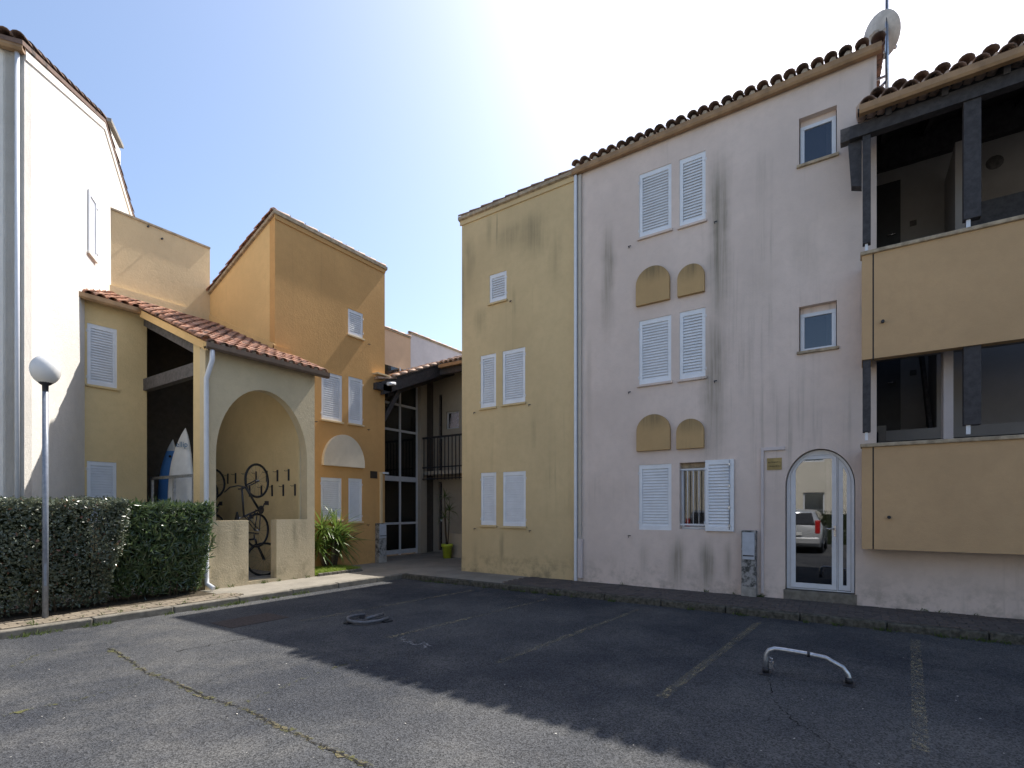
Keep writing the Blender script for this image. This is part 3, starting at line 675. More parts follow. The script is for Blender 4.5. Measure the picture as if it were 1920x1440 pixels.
# trunking and name plate
ta, tz = pix(FP, 1427, 846); tb = pix(FP, 1472, 846)[0]; tc = pix(FP, 1432.5, 846)[0]
tr_ = MB(); tr_.box(ta, tc, -0.035, -0.001, 0.16, tz+0.055); tr_.box(tc, tb, -0.036, -0.001, tz, tz+0.056); tr_.build('cable_trunking', M['lilac'], pk, FP, bevel=0.006)
p0, pzt = pix(FP, 1438.3, 859.5); p1 = pix(FP, 1466, 860)[0]; pzb = pix(FP, 1438.3, 881.5)[1]
pl = MB().box(p0, p1, -0.012, -0.002, pzb, pzt).build('name_plate', M['brass'], pk, FP); pl['label'] = 'small brass plate reading BATIMENT C'
text_mesh('BATIMENT C', (p1-p0)*0.155, M['ink'], pl, FP @ T((p0+p1)/2, -0.0135, pzb+(pzt-pzb)*0.58) @ UPR)
text_mesh('ORGANEAU', (p1-p0)*0.155, M['ink'], pl, FP @ T((p0+p1)/2, -0.0135, pzb+(pzt-pzb)*0.25) @ UPR)

def meter_box(name, label, F, a0, a1, z0, zs, zt, depth=0.16):
    o = thing(name, label, 'meter box', tuple((F @ Vector(((a0+a1)/2, -depth/2, z0)))), 'meter boxes standing against house walls')
    m = MB(); m.box(a0, a1, -depth, -0.004, z0, zt); m.build('cabinet', M['box_stone'], o, F, bevel=0.012)
    m = MB(); m.box(a0+0.018, a1-0.018, -depth-0.014, -depth-0.001, zs, zt-0.03); d = m.build('door', M['box_white'], o, F, bevel=0.006)
    m = MB(); m.tube([(a0+0.06, -depth-0.016, zs+0.18), (a0+0.06, -depth-0.02, zs+0.18)], 0.05, 14, smooth=False); m.build('dial_cover', M['box_white'], d, F)
    m = MB(); m.box(a0+0.03, a1-0.03, -depth-0.019, -depth-0.0145, zs+0.055, zs+0.075); m.build('vent', M['iron'], d, F)
    m = MB(); m.box(a0-0.004, a1+0.004, -depth-0.006, -0.006, z0, z0+0.18); m.build('base', M['concrete'], o, F, bevel=0.008)
    return o
M['box_white'] = plain('meter_box_door', (0.42, 0.45, 0.50), 0.5, 0.4, var=0.08)
b = NB('stained_box'); P = b.pos(); M['box_stone'] = b.fin(b.mix(b.rng(b.noise(P, 9, 6, 0.75), 0.42, 0.62), (0.32, 0.31, 0.30), (0.06, 0.06, 0.055)), 0.85, 0.2)
m0 = pix(FP, 1393, 900)[0]; m1 = pix(FP, 1420, 900)[0]
meter_box('meter_box', 'stained grey meter box beside the pink arched doorway', FP, m0, m1, 0.094, pix(FP, 1393, 1047)[1], pix(FP, 1393, 994)[1])

# ------------------------------------------------------------------ loggias at the right end
XB = 9.16
FB = frame((XB, 0.0), (0, -1))
lg = thing('balcony_tower', 'loggia bay with ochre balcony parapets, dark timber posts and tiled roof', 'loggia', (XB+1.5, -3.5, 0.09))
jl = 0.165
for nm, zb, zt in (('parapet', 1.01, 2.50), ('parapet', 3.79, 5.32)):
    MB().box(jl+0.012, 6.2, 0, 0.16, zb, zt).build(nm, M['ochre_panel'], lg, FB)
    MB().box(0.03, jl-0.006, 0, 0.52, zb, zt).build('parapet_end', M['ochre_panel'], lg, FB)
    MB().box(jl-0.006, jl+0.012, 0.02, 0.1, zb, zt).build('expansion_joint', M['iron'], lg, FB)
    MB().box(0.012, 6.2, -0.035, 0.20, zt, zt+0.055).build('parapet_cap', M['cap'], lg, FB, bevel=0.012)
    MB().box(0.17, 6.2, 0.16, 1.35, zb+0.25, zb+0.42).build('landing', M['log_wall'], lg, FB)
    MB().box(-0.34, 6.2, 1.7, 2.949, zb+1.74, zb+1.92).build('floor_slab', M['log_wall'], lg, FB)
for px, py in ((1655, 603), (1667, 969)):
    a, z = pix(FB, px, py)
    sp_ = MB(); sp_.tube([(a, 0.05, z), (a, -0.06, z-0.008)], 0.022, 10); q = sp_.build('drain_spout', M['iron'], lg, FB)
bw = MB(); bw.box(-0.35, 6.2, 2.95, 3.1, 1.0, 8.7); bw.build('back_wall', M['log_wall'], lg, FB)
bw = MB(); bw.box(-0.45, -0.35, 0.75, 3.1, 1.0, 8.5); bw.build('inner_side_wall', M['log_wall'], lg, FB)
bw = MB(); bw.box(6.2, 6.4, 0.0, 3.1, 0.09, 8.5); bw.build('end_wall', M['pink'], lg, FB)
MB().box(1.28, 1.40, 1.7, 2.94, 5.71, 7.5).build('partition', M['log_wall'], lg, FB)
MB().box(1.05, 1.40, 1.7, 2.94, 2.93, 5.4).build('partition', M['log_wall'], lg, FB)
MB().box(-0.34, 6.2, 2.80, 2.948, 8.02, 8.6).build('wall_plate', M['timber'], lg, FB)
for zf in (1.43, 4.21):
    fz = zf + 1.50
    d_ = MB().box(-0.15, 0.64, 2.90, 2.945, fz, fz+2.06).build('door', M['iron'], lg, FB)
    MB().tube([(0.56, 2.895, fz+1.05), (0.56, 2.86, fz+1.05), (0.44, 2.86, fz+1.05)], 0.012, 6).build('door_handle', M['chrome'], d_, FB)
    sw = MB().box(0.78, 0.88, 2.935, 2.949, fz+1.15, fz+1.25).build('switch_plate', M['timber_grey'], lg, FB)
    for a in (0.04, 1.17):
        zt = zf+1.20; top = 7.26 if zf > 3 else 3.80
        p_ = MB().box(a, a+(0.10 if a < 0.1 else 0.18), 0.03, 0.15, zt+0.10, top).build('post', M['timber'], lg, FB, bevel=0.006)
        MB().box(a+0.03, a+(0.065 if a < 0.1 else 0.075), 0.06, 0.09, zt-0.02, zt+0.11).build('post_foot', M['white_metal'], p_, FB)
MB().box(1.02, 1.13, 0.6, 0.9, 1.43, 4.03).build('column', M['lilac'], lg, FB)
MB().bar((0.98, 1.9, 2.94), (0.90, 2.3, 4.3), 0.05, 0.10).build('leaning_board', M['timber'], lg, FB)
MB().box(1.42, 6.0, 1.72, 1.80, 5.71, 6.45).build('dark_panel', M['timber'], lg, FB)  # dark panel behind the upper parapet
MB().lathe([(0.0, 0.05), (0.08, 0.04), (0.12, 0.0)], 14).xf(T(1.95, 2.945, 7.62) @ Matrix.Rotation(R(90), 4, 'X')).build('wall_lamp', M['timber_grey'], lg, FB)
# roof of the loggia
ZL = 7.40
rl = MB().add([(-0.02, -0.16, ZL), (6.5, -0.16, ZL), (6.5, 3.1, ZL+1.30), (-0.02, 3.1, ZL+1.30), (-0.02, -0.16, ZL-0.05), (6.5, -0.16, ZL-0.05), (6.5, 3.1, ZL+1.25), (-0.02, 3.1, ZL+1.25)],
     [(0,1,2,3),(7,6,5,4),(0,4,5,1),(1,5,6,2),(2,6,7,3),(3,7,4,0)]).build('roof', M['timber'], lg, FB)
tiles(rl, 'tile_shaded', FB @ Vector((-0.03, -0.20, ZL+0.0)), (0, -1, 0), Vector((1, 0, 0.40)), 24, 5, 0.245, 0.34)
uc = MB(); nn = 24
for i in range(nn):   # pale channel tiles between the covers
    x = -0.03+(i+1)*0.245
    vs = [(x+0.1*math.cos(math.pi+math.pi*q/6), y, z+0.06+0.06*math.sin(math.pi+math.pi*q/6)) for (y, z) in ((-0.2, ZL+0.0), (3.0, ZL+1.28)) for q in range(7)]
    uc.add(vs, [(q, q+1, 7+q+1, 7+q) for q in range(6)], True)
o = uc.build('channel_tiles', M['tile_pale'], rl, FB); o['kind'] = 'stuff'
tiles(rl, 'tile_shaded', FB @ Vector((-0.03+0.12, -0.06, ZL+0.165)), (0, -1, 0), Vector((1, 0, 0.40)), 24, 2, 0.245, 0.34)
up_ = MB()
for i in range(48): up_.tube([(0.03+i*0.1225, -0.03, ZL+0.10), (0.03+i*0.1225, 0.3, ZL+0.16)], 0.075, 6)
up_.build('mortar_bed', M['tile_pale'], rl, FB)['kind'] = 'stuff'
gutter(lg, FB, 0.0, 6.5, -0.24, ZL-0.055)
MB().box(-0.12, 6.4, 0.0, 0.14, ZL-0.30, ZL-0.12).build('eave_beam', M['timber'], lg, FB)
MB().bar((-0.24, 0.22, ZL-0.12), (0.0, 0.22, ZL-0.12), 0.14, 0.20).build('beam_end', M['timber_grey'], lg, FB)
MB().prism([(-0.10, 6.45), (0.03, 6.40), (0.03, 7.1), (-0.14, 7.1)], [], 0.1, 0.25).build('bracket', M['timber'], lg, FB)
for i in range(8):
    a = 0.35+i*0.62; MB().bar((a, -0.05, ZL-0.09), (a, 2.94, ZL+1.10), 0.07, 0.13).build('rafter', M['timber'], lg, FB)

# satellite dish and mast
ds = on_z(1663, 900, 0)
dd = ray(1663, 180); mp_ = CAM + dd*(10.5/dd.x)
dish = thing('satellite_dish', 'round pale satellite dish on a steel mast behind the roof edge', 'satellite dish', (mp_.x, mp_.y, 7.95))
MB().tube([(0, 0, 0.0), (0, 0, 2.55)], 0.026, 8).build('mast', M['steel'], dish, None, True)
da_ = Vector((0.62, -0.66, 0.42)).normalized()
prof = [(0.33*q/8, 0.08*(q/8)**2) for q in range(9)] + [(0.342, 0.084), (0.33, 0.092)] + [(0.33*(8-q)/8, 0.08*((8-q)/8)**2+0.012) for q in range(9)]
dm_ = MB().lathe(prof, 28); Q = da_.to_track_quat('Z', 'Y').to_matrix().to_4x4()
dc = CAM + ray(1656, 50)*(10.62/ray(1656, 50).x) - mp_; dc.z = 1.58; dc.y += 0.08
dm_.xf(Matrix.Translation(dc) @ Q).build('reflector', M['dish'], dish, None, True)
br = MB(); br.bar(dc - da_*0.0, dc - da_*0.08, 0.12, 0.18); br.bar((0, 0, dc.z-0.02), dc - da_*0.05, 0.05, 0.06); br.build('bracket', M['mortar'], dish, None, True)
ar = MB(); tip = dc + da_*0.4 + Vector((0, 0, -0.28)); ar.tube([dc + Vector((0, 0, -0.30)), tip], 0.012, 6); ar.tube([tip, tip-da_*0.1+Vector((0, 0, 0.06))], 0.03, 8); ar.build('receiver_arm', M['steel'], dish, None, True)
cb = MB(); cb.tube([(-0.03, 0.0, 2.5), (-0.035, 0.01, 1.9), (-0.03, 0.0, 1.5), (-0.04, 0.01, 1.0), (-0.03, 0, 0.72), (0.0, 0.1, 0.55), (0.02, 0.22, 0.2)], 0.007, 5); cb.build('cable', M['iron'], dish, None, True)
st_ = MB(); st_.bar((0, 0, 0.80), (0.05, 0.30, 0.82), 0.03, 0.03); st_.bar((0, 0, 0.72), (0.05, 0.30, 0.52), 0.03, 0.03); st_.build('wall_bracket', M['steel'], dish, None, True)
an = thing('television_antenna', 'wire television aerial above the satellite dish at the picture top', 'antenna', (mp_.x, mp_.y, 10.27))
MB().tube([(0, -0.5, 0.0), (0, 0.45, 0.0)], 0.012, 6).build('boom', M['steel'], an, None, True)
for y_, h_ in ((-0.42, 0.36), (-0.2, 0.26), (0.22, 0.30), (0.38, 0.36)):
    MB().tube([(0, y_-0.02, 0), (0, y_-0.025, -h_+0.03), (0, y_, -h_), (0, y_+0.025, -h_+0.03), (0, y_+0.02, 0)], 0.004, 5).build('loop', M['steel'], an, None, True)

# ------------------------------------------------------------------ orange house
YO, XO = 11.20, 6.80
FO = frame((0, YO), (1, 0)); xo1 = pix(FO, 721.5, 900)[0]; ZO = 8.46
og = thing('orange_house', 'orange stucco house with a pale blind arch and white shutters', 'house', ((XO+xo1)/2, YO+1.5, 0.09))
orr = {}
for kx, v in dict(o1=(652.6, 577.5, 680.6, 626), o2=(602.8, 695, 641.7, 785), o3=(653.3, 705, 680, 792.5), o4=(601.6, 894.5, 640.5, 975), o5=(653.3, 896.4, 679, 978)).items(): orr[kx] = prect(FO, *v)
facade(og, 'wall', FO, [(XO, -0.05), (xo1, -0.05), (xo1, ZO), (XO, ZO)], [rect(*r_) for r_ in orr.values()], 0.22, M['orange'])
for kx, hg in (('o1', 'R'), ('o2', 'L'), ('o3', 'R'), ('o4', 'L'), ('o5', 'R')):
    r_ = orr[kx]; shutter(og, FO, *r_, hg); sill(og, FO, r_[0], r_[1], r_[2], M['cream']); hook(og, FO, r_[0]-0.2 if hg == 'L' else r_[1]+0.16, r_[2]-0.1)
a0, z0 = pix(FO, 602.8, 872); a1 = pix(FO, 680, 872)[0]; zt = pix(FO, 641, 815.5)[1]
MB().prism(archpts(a0, a1, z0, z0+0.08, zt-z0-0.08, 22), [], -0.09, 0.02).build('blind_arch', M['awn_pale'], og, FO, bevel=0.006)
YC = 14.20; ZOb = 7.32
FOL = frame((XO, YC+3.0), (0, -1))                                  # left gable side, facing -x
dep = YC+3.0-YO
MB().prism([(0, -0.05), (dep-0.22, -0.05), (dep-0.22, ZO-0.09), (0, ZO-dep*0.385)], [], 0, 0.22).build('gable_wall', M['gable'], og, FOL)
FOR = frame((xo1, YO), (0, 1)); MB().prism([(0.22, -0.05), (dep, -0.05), (dep, ZO-dep*0.385), (0.22, ZO-0.09)], [], 0, 0.22).build('side_wall', M['orange'], og, FOR)
ro = MB().add([(XO-0.06, YO-0.06, ZO+0.02), (xo1+0.05, YO-0.06, ZO+0.02), (xo1+0.05, YO+dep, ZO+0.03-dep*0.385), (XO-0.06, YO+dep, ZO+0.03-dep*0.385),
               (XO-0.06, YO-0.06, ZO-0.05), (xo1+0.05, YO-0.06, ZO-0.05), (xo1+0.05, YO+dep, ZO-0.05-dep*0.385), (XO-0.06, YO+dep, ZO-0.05-dep*0.385)],
     [(0,1,2,3),(7,6,5,4),(0,4,5,1),(1,5,6,2),(2,6,7,3),(3,7,4,0)]).build('roof', M['cap'], og)
tile_line(ro, 'tile', (XO-0.02, YO+dep-0.1, ZO+0.0-dep*0.385), (XO-0.02, YO+0.05, ZO+0.0), 0.34)
tile_line(ro, 'tile_pale', (xo1, YO+0.03, ZO+0.0), (XO-0.02, YO+0.03, ZO+0.0), 0.36)
MB().box(XO-0.02, xo1, -0.025, 0, ZO-0.16, ZO-0.055).build('coping_band', M['orange'], og, FO)
for i in range(8):
    a = XO+0.4+i*0.4; MB().tube([(a, -0.0, ZO+0.06), (a-0.01, 0.0, ZO+0.115)], 0.007, 5).build('tile_clip', M['iron'], og, FO)
p0, pzt = pix(FO, 694, 883); p1 = pix(FO, 707, 883)[0]; pzb = pix(FO, 694, 896.5)[1]
pl = MB().box(p0, p1, -0.012, -0.002, pzb, pzt).build('name_plate', M['ink'], og, FO)
ca, cz = pix(FO, 711, 885); cb_ = pix(FO, 715.5, 885)[0]
MB().box(ca, cb_, -0.05, -0.002, 1.15, cz).build('conduit', M['cream'], og, FO, bevel=0.008)
MB().bar((cb_, -0.03, cz-0.02), (cb_+0.22, -0.03, cz-0.02), 0.04, 0.05).build('lamp_arm', M['white_metal'], og, FO)
m0 = pix(FO, 703, 900)[0]; m1 = pix(FO, 717.5, 900)[0]
meter_box('meter_box', 'grey meter box against the orange wall near the passage', FO, m0, m1, 0.094, pix(FO, 703, 1009)[1], pix(FO, 703, 981)[1])
hk = MB().bar((pix(FO, 712, 760)[0]-0.03, -0.12, 3.95), (pix(FO, 712, 760)[0]-0.03, -0.12, 4.85), 0.16, 0.22).build('wall_timber', M['timber'], og, FO)

# ------------------------------------------------------------------ bike shelter and annex (one low tiled house)
YS, XS = 10.03, 4.72; SLP = 0.433; ZE = 4.62; YE = 9.86
def zr(y): return ZE + (y-YE)*SLP
FS = frame((0, YS), (1, 0)); xs0 = XS; xs1 = pix(FS, 590, 900)[0]
sh = thing('bicycle_shelter', 'low ochre shelter with a wide arch, tiled roof and open side', 'shelter', (5.8, 12, 0.09))
aa0 = pix(FS, 405, 900)[0]; aa1 = pix(FS, 576, 900)[0]; azt = pix(FS, 490, 731)[1]; azs = 2.62; wz = pix(FS, 430, 976)[1]
g0 = pix(FS, 466, 1000)[0]; g1 = pix(FS, 518.5, 1000)[0]
n_ = 26; c_ = (aa0+aa1)/2; rr = (aa1-aa0)/2
hole = [(g0, 0.16), (g1, 0.16), (g1, wz), (aa1, wz)] + [(c_+rr*math.cos(math.pi*i/n_), azs+(azt-azs)*math.sin(math.pi*i/n_)) for i in range(n_+1)] + [(aa0, wz), (g0, wz)]
facade(sh, 'arch_wall', FS, [(xs0, -0.05), (xs1, -0.05), (xs1, ZE-0.02), (xs0, ZE-0.02)], [hole], 0.21, M['shelter'])
FSL = frame((XS, 12.80), (0, -1))                                   # open left side: corner pillar
ap = 12.80-10.49
MB().prism([(ap, -0.05), (12.80-YS-0.211, -0.05), (12.80-YS-0.211, zr(YS+0.21)-0.06), (ap, zr(10.49)-0.06)], [], 0.0, 0.22).build('pillar', M['annex'], sh, FSL)
MB().box(ap-0.002, 12.8-YS-0.212, 0.0, 0.219, 4.2, 4.3).build('pillar_band', M['shelter'], sh, FSL) if False else None
MB().box(0.1, ap, 0.02, 0.2, -0.05, 0.95).build('dwarf_wall', M['shelter'], sh, FSL)
MB().bar((-0.05, 0.11, zr(12.85)-0.20), (ap, 0.11, zr(10.49)-0.20), 0.14, 0.26).build('verge_beam', M['timber_grey'], sh, FSL)
MB().box(-0.1, ap, 0.03, 0.17, 4.15, 4.40).build('tie_beam', M['timber_grey'], sh, FSL)
for a in (0.55, 1.15, 1.8): MB().bar((a, 0.05, zr(12.8-a)-0.10), (a+0.02, 0.6, zr(12.8-a)-0.10), 0.05, 0.12).build('rafter', M['timber_grey'], sh, FSL)
# annex wall with two shutters
YA = 12.80; FA = frame((0, YA), (1, 0)); xa0 = 3.60; xa1 = 4.82
ra1 = prect(FA, 163.3, 604.5, 219.5, 719.5); ra2 = prect(FA, 163, 864, 218.5, 980)
facade(sh, 'annex_wall', FA, [(xa0, -0.05), (xa1, -0.05), (xa1, zr(YA)-0.04), (xa0, zr(YA)-0.04)], [rect(*ra1), rect(*ra2)], 0.22, M['annex'])
for r_ in (ra1, ra2): shutter(sh, FA, *r_, 'L'); sill(sh, FA, r_[0], r_[1], r_[2], M['annex'])
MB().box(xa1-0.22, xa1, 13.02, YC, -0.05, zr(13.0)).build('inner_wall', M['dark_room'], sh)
# right inside wall (with hooks) and back wall
MB().box(6.799, xs1-0.002, YS+0.212, YO-0.002, -0.05, zr(YS+0.2)-0.08).build('side_wall', M['shelter'], sh)
MB().box(6.77, 6.798, YS+0.212, YC-0.062, 0.09, 4.78).build('inner_side_wall', M['annex'], sh)
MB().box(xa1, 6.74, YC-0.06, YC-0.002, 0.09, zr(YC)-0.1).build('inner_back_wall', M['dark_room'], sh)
MB().box(4.75, 6.85, YS+0.22, YC, 0.094, 0.15).build('floor', M['concrete'], sh)
FH = frame((6.77, 14.0), (0, -1))
hooks = []
for px, z_ in [(p, 2.36) for p in (428, 442.5, 462, 481, 501, 521, 542)] + [(p, 2.02) for p in (469, 491, 511, 532, 554)]:
    a, _ = pix(FH, px, 900)
    m = MB(); yy = 0.0
    m.box(a-0.02, a+0.02, yy-0.022, yy-0.001, z_-0.13, z_+0.13); m.tube([(a, yy-0.02, z_+0.09), (a, yy-0.10, z_+0.08), (a, yy-0.12, z_+0.10)], 0.006, 5)
    m.build('bike_hook', M['iron'], sh, FH)
# roof deck + tiles
def deck(x0, x1, y0, y1):
    t_, z0, z1 = 0.07, zr(y0), zr(y1)
    return MB().add([(x0,y0,z0),(x1,y0,z0),(x1,y1,z1),(x0,y1,z1),(x0,y0,z0-t_),(x1,y0,z0-t_),(x1,y1,z1-t_),(x0,y1,z1-t_)],
        [(0,1,2,3),(7,6,5,4),(0,4,5,1),(1,5,6,2),(2,6,7,3),(3,7,4,0)])
rd = MB(); d1_ = deck(XS-0.06, XO-0.0, YE, YC); d2_ = deck(XO+0.002, xs1+0.16, YE, YO-0.03); d3_ = deck(xa0-0.05, XS-0.062, 12.64, YC)
for d_ in (d1_, d2_, d3_): rd.add(d_.v, d_.f)
rs = rd.build('roof', M['tile_shaded'], sh)
su = Vector((0, 1, SLP))
def keep(p):
    if p.x > XO-0.05 and p.y > YO-0.05: return False
    return p.y < YC-0.02
tiles(rs, 'tile', (XS-0.07, YE-0.05, zr(YE-0.05)), (1, 0, 0), su, 13, 13, 0.198, 0.345, keep)
tiles(rs, 'tile', (XS-0.07-0.198*5, 12.60, zr(12.60)), (1, 0, 0), su, 5, 5, 0.198, 0.345, lambda p: p.y < YC-0.02)
tile_line(rs, 'tile', (XS-0.07, YE-0.04, zr(YE)+0.03), (XS-0.07, 12.6, zr(12.6)+0.03), 0.345)
mo = MB()
for i in range(13): mo.tube([(XS-0.07+(i+0.5)*0.198, YE-0.02, zr(YE)+0.03), (XS-0.07+(i+0.5)*0.198, YE+0.15, zr(YE)+0.10)], 0.045, 6)
mo.build('mortar_plugs', M['mortar'], rs)['kind'] = 'stuff'
fl = MB(); fl.box(xa1-1.3, XO, YC-0.07, YC-0.001, zr(YC)-0.02, zr(YC)+0.17); fl.box(XO-0.07, XO-0.001, YO, YC-0.07, 0, 0.01)
MB().box(4.5, XO-0.002, YC-0.075, YC-0.001, zr(YC)-0.03, zr(YC)+0.20).build('flashing', M['cream'], sh)
MB().add([(XO-0.06, YO-0.05, zr(YO)+0.0), (XO-0.06, YC-0.08, zr(YC)+0.0), (XO-0.06, YC-0.08, zr(YC)+0.19), (XO-0.06, YO-0.05, zr(YO)+0.19),
          (XO-0.002, YO-0.05, zr(YO)+0.0), (XO-0.002, YC-0.08, zr(YC)+0.0), (XO-0.002, YC-0.08, zr(YC)+0.19), (XO-0.002, YO-0.05, zr(YO)+0.19)],
         [(0,1,2,3),(7,6,5,4),(0,4,5,1),(1,5,6,2),(2,6,7,3),(3,7,4,0)]).build('flashing', M['gable'], sh)
MB().box(XO-0.06, xs1+0.12, YO-0.06, YO-0.003, zr(YO)-0.02, zr(YO)+0.16).build('flashing', M['orange'], sh)
gutter(sh, frame((0, YE), (1, 0)), XS-0.10, xs1+0.20, -0.10, ZE-0.06, plain('brown_gutter', (0.13, 0.09, 0.065), 0.5, 0.35))
gutter(sh, frame((0, 12.64), (1, 0)), xa0-0.1, XS-0.07, -0.10, zr(12.64)-0.06)
vg = MB().add([(XS-0.10, YE-0.06, zr(YE)-0.15), (XS-0.10, 12.62, zr(12.62)-0.15), (XS-0.10, 12.62, zr(12.62)+0.0), (XS-0.10, YE-0.06, zr(YE)+0.0),
               (XS-0.062, YE-0.06, zr(YE)-0.15), (XS-0.062, 12.62, zr(12.62)-0.15), (XS-0.062, 12.62, zr(12.62)+0.0), (XS-0.062, YE-0.06, zr(YE)+0.0)],
         [(0,1,2,3),(7,6,5,4),(0,4,5,1),(1,5,6,2),(2,6,7,3),(3,7,4,0)]).build('verge_board', M['gable'], sh)
dpx = XS+0.02
MB().tube([(dpx, YE-0.04, ZE-0.10), (dpx, YE-0.04, ZE-0.3), (dpx-0.03, YS-0.06, ZE-0.62), (dpx-0.03, YS-0.06, ZE-0.9), (dpx-0.03, YS-0.06, 0.35), (dpx-0.03, YS-0.08, 0.22), (dpx+0.02, YS-0.22, 0.14)], 0.042, 10).build('downpipe', M['white_metal'], sh)
rk = thing('board_rack', 'grey steel rack with a horizontal rail inside the shelter', 'rack', (4.98, 11.6, 0.15))
MB().bar((-0.0, -1.35, 2.12), (-0.0, 1.4, 2.12), 0.05, 0.06).build('rail', M['steel'], rk, None, True)
for y_ in (-1.3, -0.55, 0.3, 1.35): MB().box(-0.025, 0.025, y_-0.025, y_+0.025, 0, 2.09).build('post', M['steel'], rk, None, True)
# cream tower wall behind the annex
ct = thing('cream_tower', 'plain cream house wall with two small weep holes above the tiled roof', 'house', (5.7, YC+1, 0.09))
FC = frame((0, YC), (1, 0)); xc0 = pix(FC, 205, 900)[0]
zct = pix(FC, 300, 430)[1]
MB().prism([(xc0, 2), (XO-0.002, 2), (XO-0.002, zct), (xc0, zct)], [], 0.0, 0.2).build('wall', M['cream'], ct, FC)
MB().box(xc0-0.02, XO-0.004, -0.03, 0.24, zct+0.001, zct+0.045).build('coping', M['cap'], ct, FC)
MB().box(xc0+0.3, XO-0.004, 0.2, 3.2, 0, zct-0.9).build('rear', M['cream'], ct, FC)
for px, py in ((277, 425), (303, 448)):
    a, z = pix(FC, px, py); MB().tube([(a, 0.02, z), (a, -0.05, z)], 0.022, 8).build('weep_pipe', M['iron'], ct, FC)

# ------------------------------------------------------------------ white house (turned off the grid)
WD = Vector((0.537, 0.843)).normalized(); WC = Vector((2.366, 10.646))
FWB = frame((WC.x, WC.y), (WD.x, WD.y)); FWA = frame((WC.x-6*WD.y, WC.y+6*WD.x), (WD.y, -WD.x))
wh = thing('white_house', 'tall white gabled house at the left with a single closed shutter', 'house', (WC.x+0.5, WC.y+3, 0.09))
ea, ez = 0.0, pix(FWB, 46, 92)[1]; ra, rz_ = pix(FWB, 195, 230); ba, bz = pix(FWB, 243, 392)
ez2 = rz_ - (7.5-ra)*0.41
sA = prect(FWB, 163.7, 354, 178, 470)
facade(wh, 'gable_wall', FWB, [(0, -0.05), (7.5, -0.05), (7.5, ez2), (ra, rz_), (0, ez)], [], 0.25, M['white_wall'])
shutter(wh, FWB, *sA, 'R', -0.036, None, 6); sill(wh, FWB, sA[0], sA[1], sA[2], M['white_wall'])
MB().box(0, 6.0-0.0, 0, 0.25, -0.05, ez-0.02).build('wall', M['white_wall'], wh, FWA)
ww = MB()
def sloped(m, a0, z0, a1, z1, y0, y1, th):
    return m.add([(a0,y0,z0),(a1,y0,z1),(a1,y1,z1),(a0,y1,z0),(a0,y0,z0-th),(a1,y0,z1-th),(a1,y1,z1-th),(a0,y1,z0-th)],
        [(0,1,2,3),(7,6,5,4),(0,4,5,1),(1,5,6,2),(2,6,7,3),(3,7,4,0)])
sloped(ww, -0.14, ez+0.03, ra, rz_+0.08, -0.03, 6, 0.07); sloped(ww, ra, rz_+0.08, 7.6, ez2+0.04, -0.03, 6, 0.07)
wr = ww.build('roof', M['tile_shaded'], wh, FWB)
bnd = MB(); bnd.prism([(0, ez-0.16), (ra, rz_-0.14), (7.5, ez2-0.16), (7.5, ez2-0.03), (ra, rz_-0.003), (0, ez-0.03)], [], -0.022, -0.001); bnd.build('verge_band', M['white_wall'], wh, FWB)
tile_line(wr, 'tile_shaded', FWB @ Vector((-0.12, 0.04, ez+0.05)), FWB @ Vector((ra-0.02, 0.04, rz_+0.10)), 0.34)
tile_line(wr, 'tile_shaded', FWB @ Vector((7.5, 0.04, ez2+0.06)), FWB @ Vector((ra+0.05, 0.04, rz_+0.10)), 0.34)
sl2 = (FWB @ Vector((ra, 0, rz_)) - FWB @ Vector((0, 0, ez)))
tiles(wr, 'tile_shaded', FWB @ Vector((-0.16, 0.08, ez+0.02)), FWB.to_3x3() @ Vector((0, 1, 0)), sl2, 12, 2)
gutter(wh, FWA, 0.0, 6.02, -0.13, ez-0.06)
MB().tube([(5.93, -0.04, 0.1), (5.93, -0.04, ez-0.1)], 0.03, 10).build('downpipe', M['white_metal'], wh, FWA)
MB().box(0, 6, 6.9, 7.1, 0, 8).build('rear_wall', M['white_wall'], wh, FWA)
# chimney
FCH = FWB @ T(0, 0.55, 0); ca0, cz1 = pix(FCH, 205, 246); ca1 = pix(FCH, 226, 250)[0]; cz1 += 0.22
ch = MB(); ch.box(ca0, ca1, 0, 0.5, rz_-1.3, cz1-0.12); cho = ch.build('chimney', M['white_wall'], wr, FCH)
MB().box(ca0-0.06, ca1+0.06, -0.06, 0.56, cz1, cz1+0.09).build('chimney_cap', M['concrete'], wr, FCH)
MB().box(ca0+0.05, ca1-0.05, 0.05, 0.45, cz1-0.12, cz1).build('chimney_slots', M['iron'], wr, FCH)

# ------------------------------------------------------------------ passage hall between the blocks
YH = 12.40; XH = 12.75
hl = thing('entrance_hall', 'recessed stair hall with tall glazing, dark timber eave and iron railing', 'hall', (12, YH, 0.09))
FG = frame((0, YH), (1, 0)); gx0 = xo1-0.05; gx1 = pix(FG, 783, 900)[0]
zs_ = [pix(FG, 752, q)[1] for q in (700, 760, 808, 898, 981, 1034)]
mx_ = pix(FG, 750.6, 900)[0]
fr_ = MB()
for z_, t_ in zip(zs_[1:], (0.07, 0.07, 0.16, 0.07, 0.14)): fr_.box(gx0, gx1, 0, 0.06, z_-t_/2, z_+t_/2)
fr_.box(mx_-0.03, mx_+0.03, -0.002, 0.062, 0.1, 6.2); fr_.box(gx1-0.05, gx1, -0.002, 0.062, 0.1, 6.2)
gf = fr_.build('glazing_frame', M['hall_frame'] if 'hall_frame' in M else M['white_metal'], hl, FG)
zz = [0.1] + sorted(zs_[1:]) + [6.2]
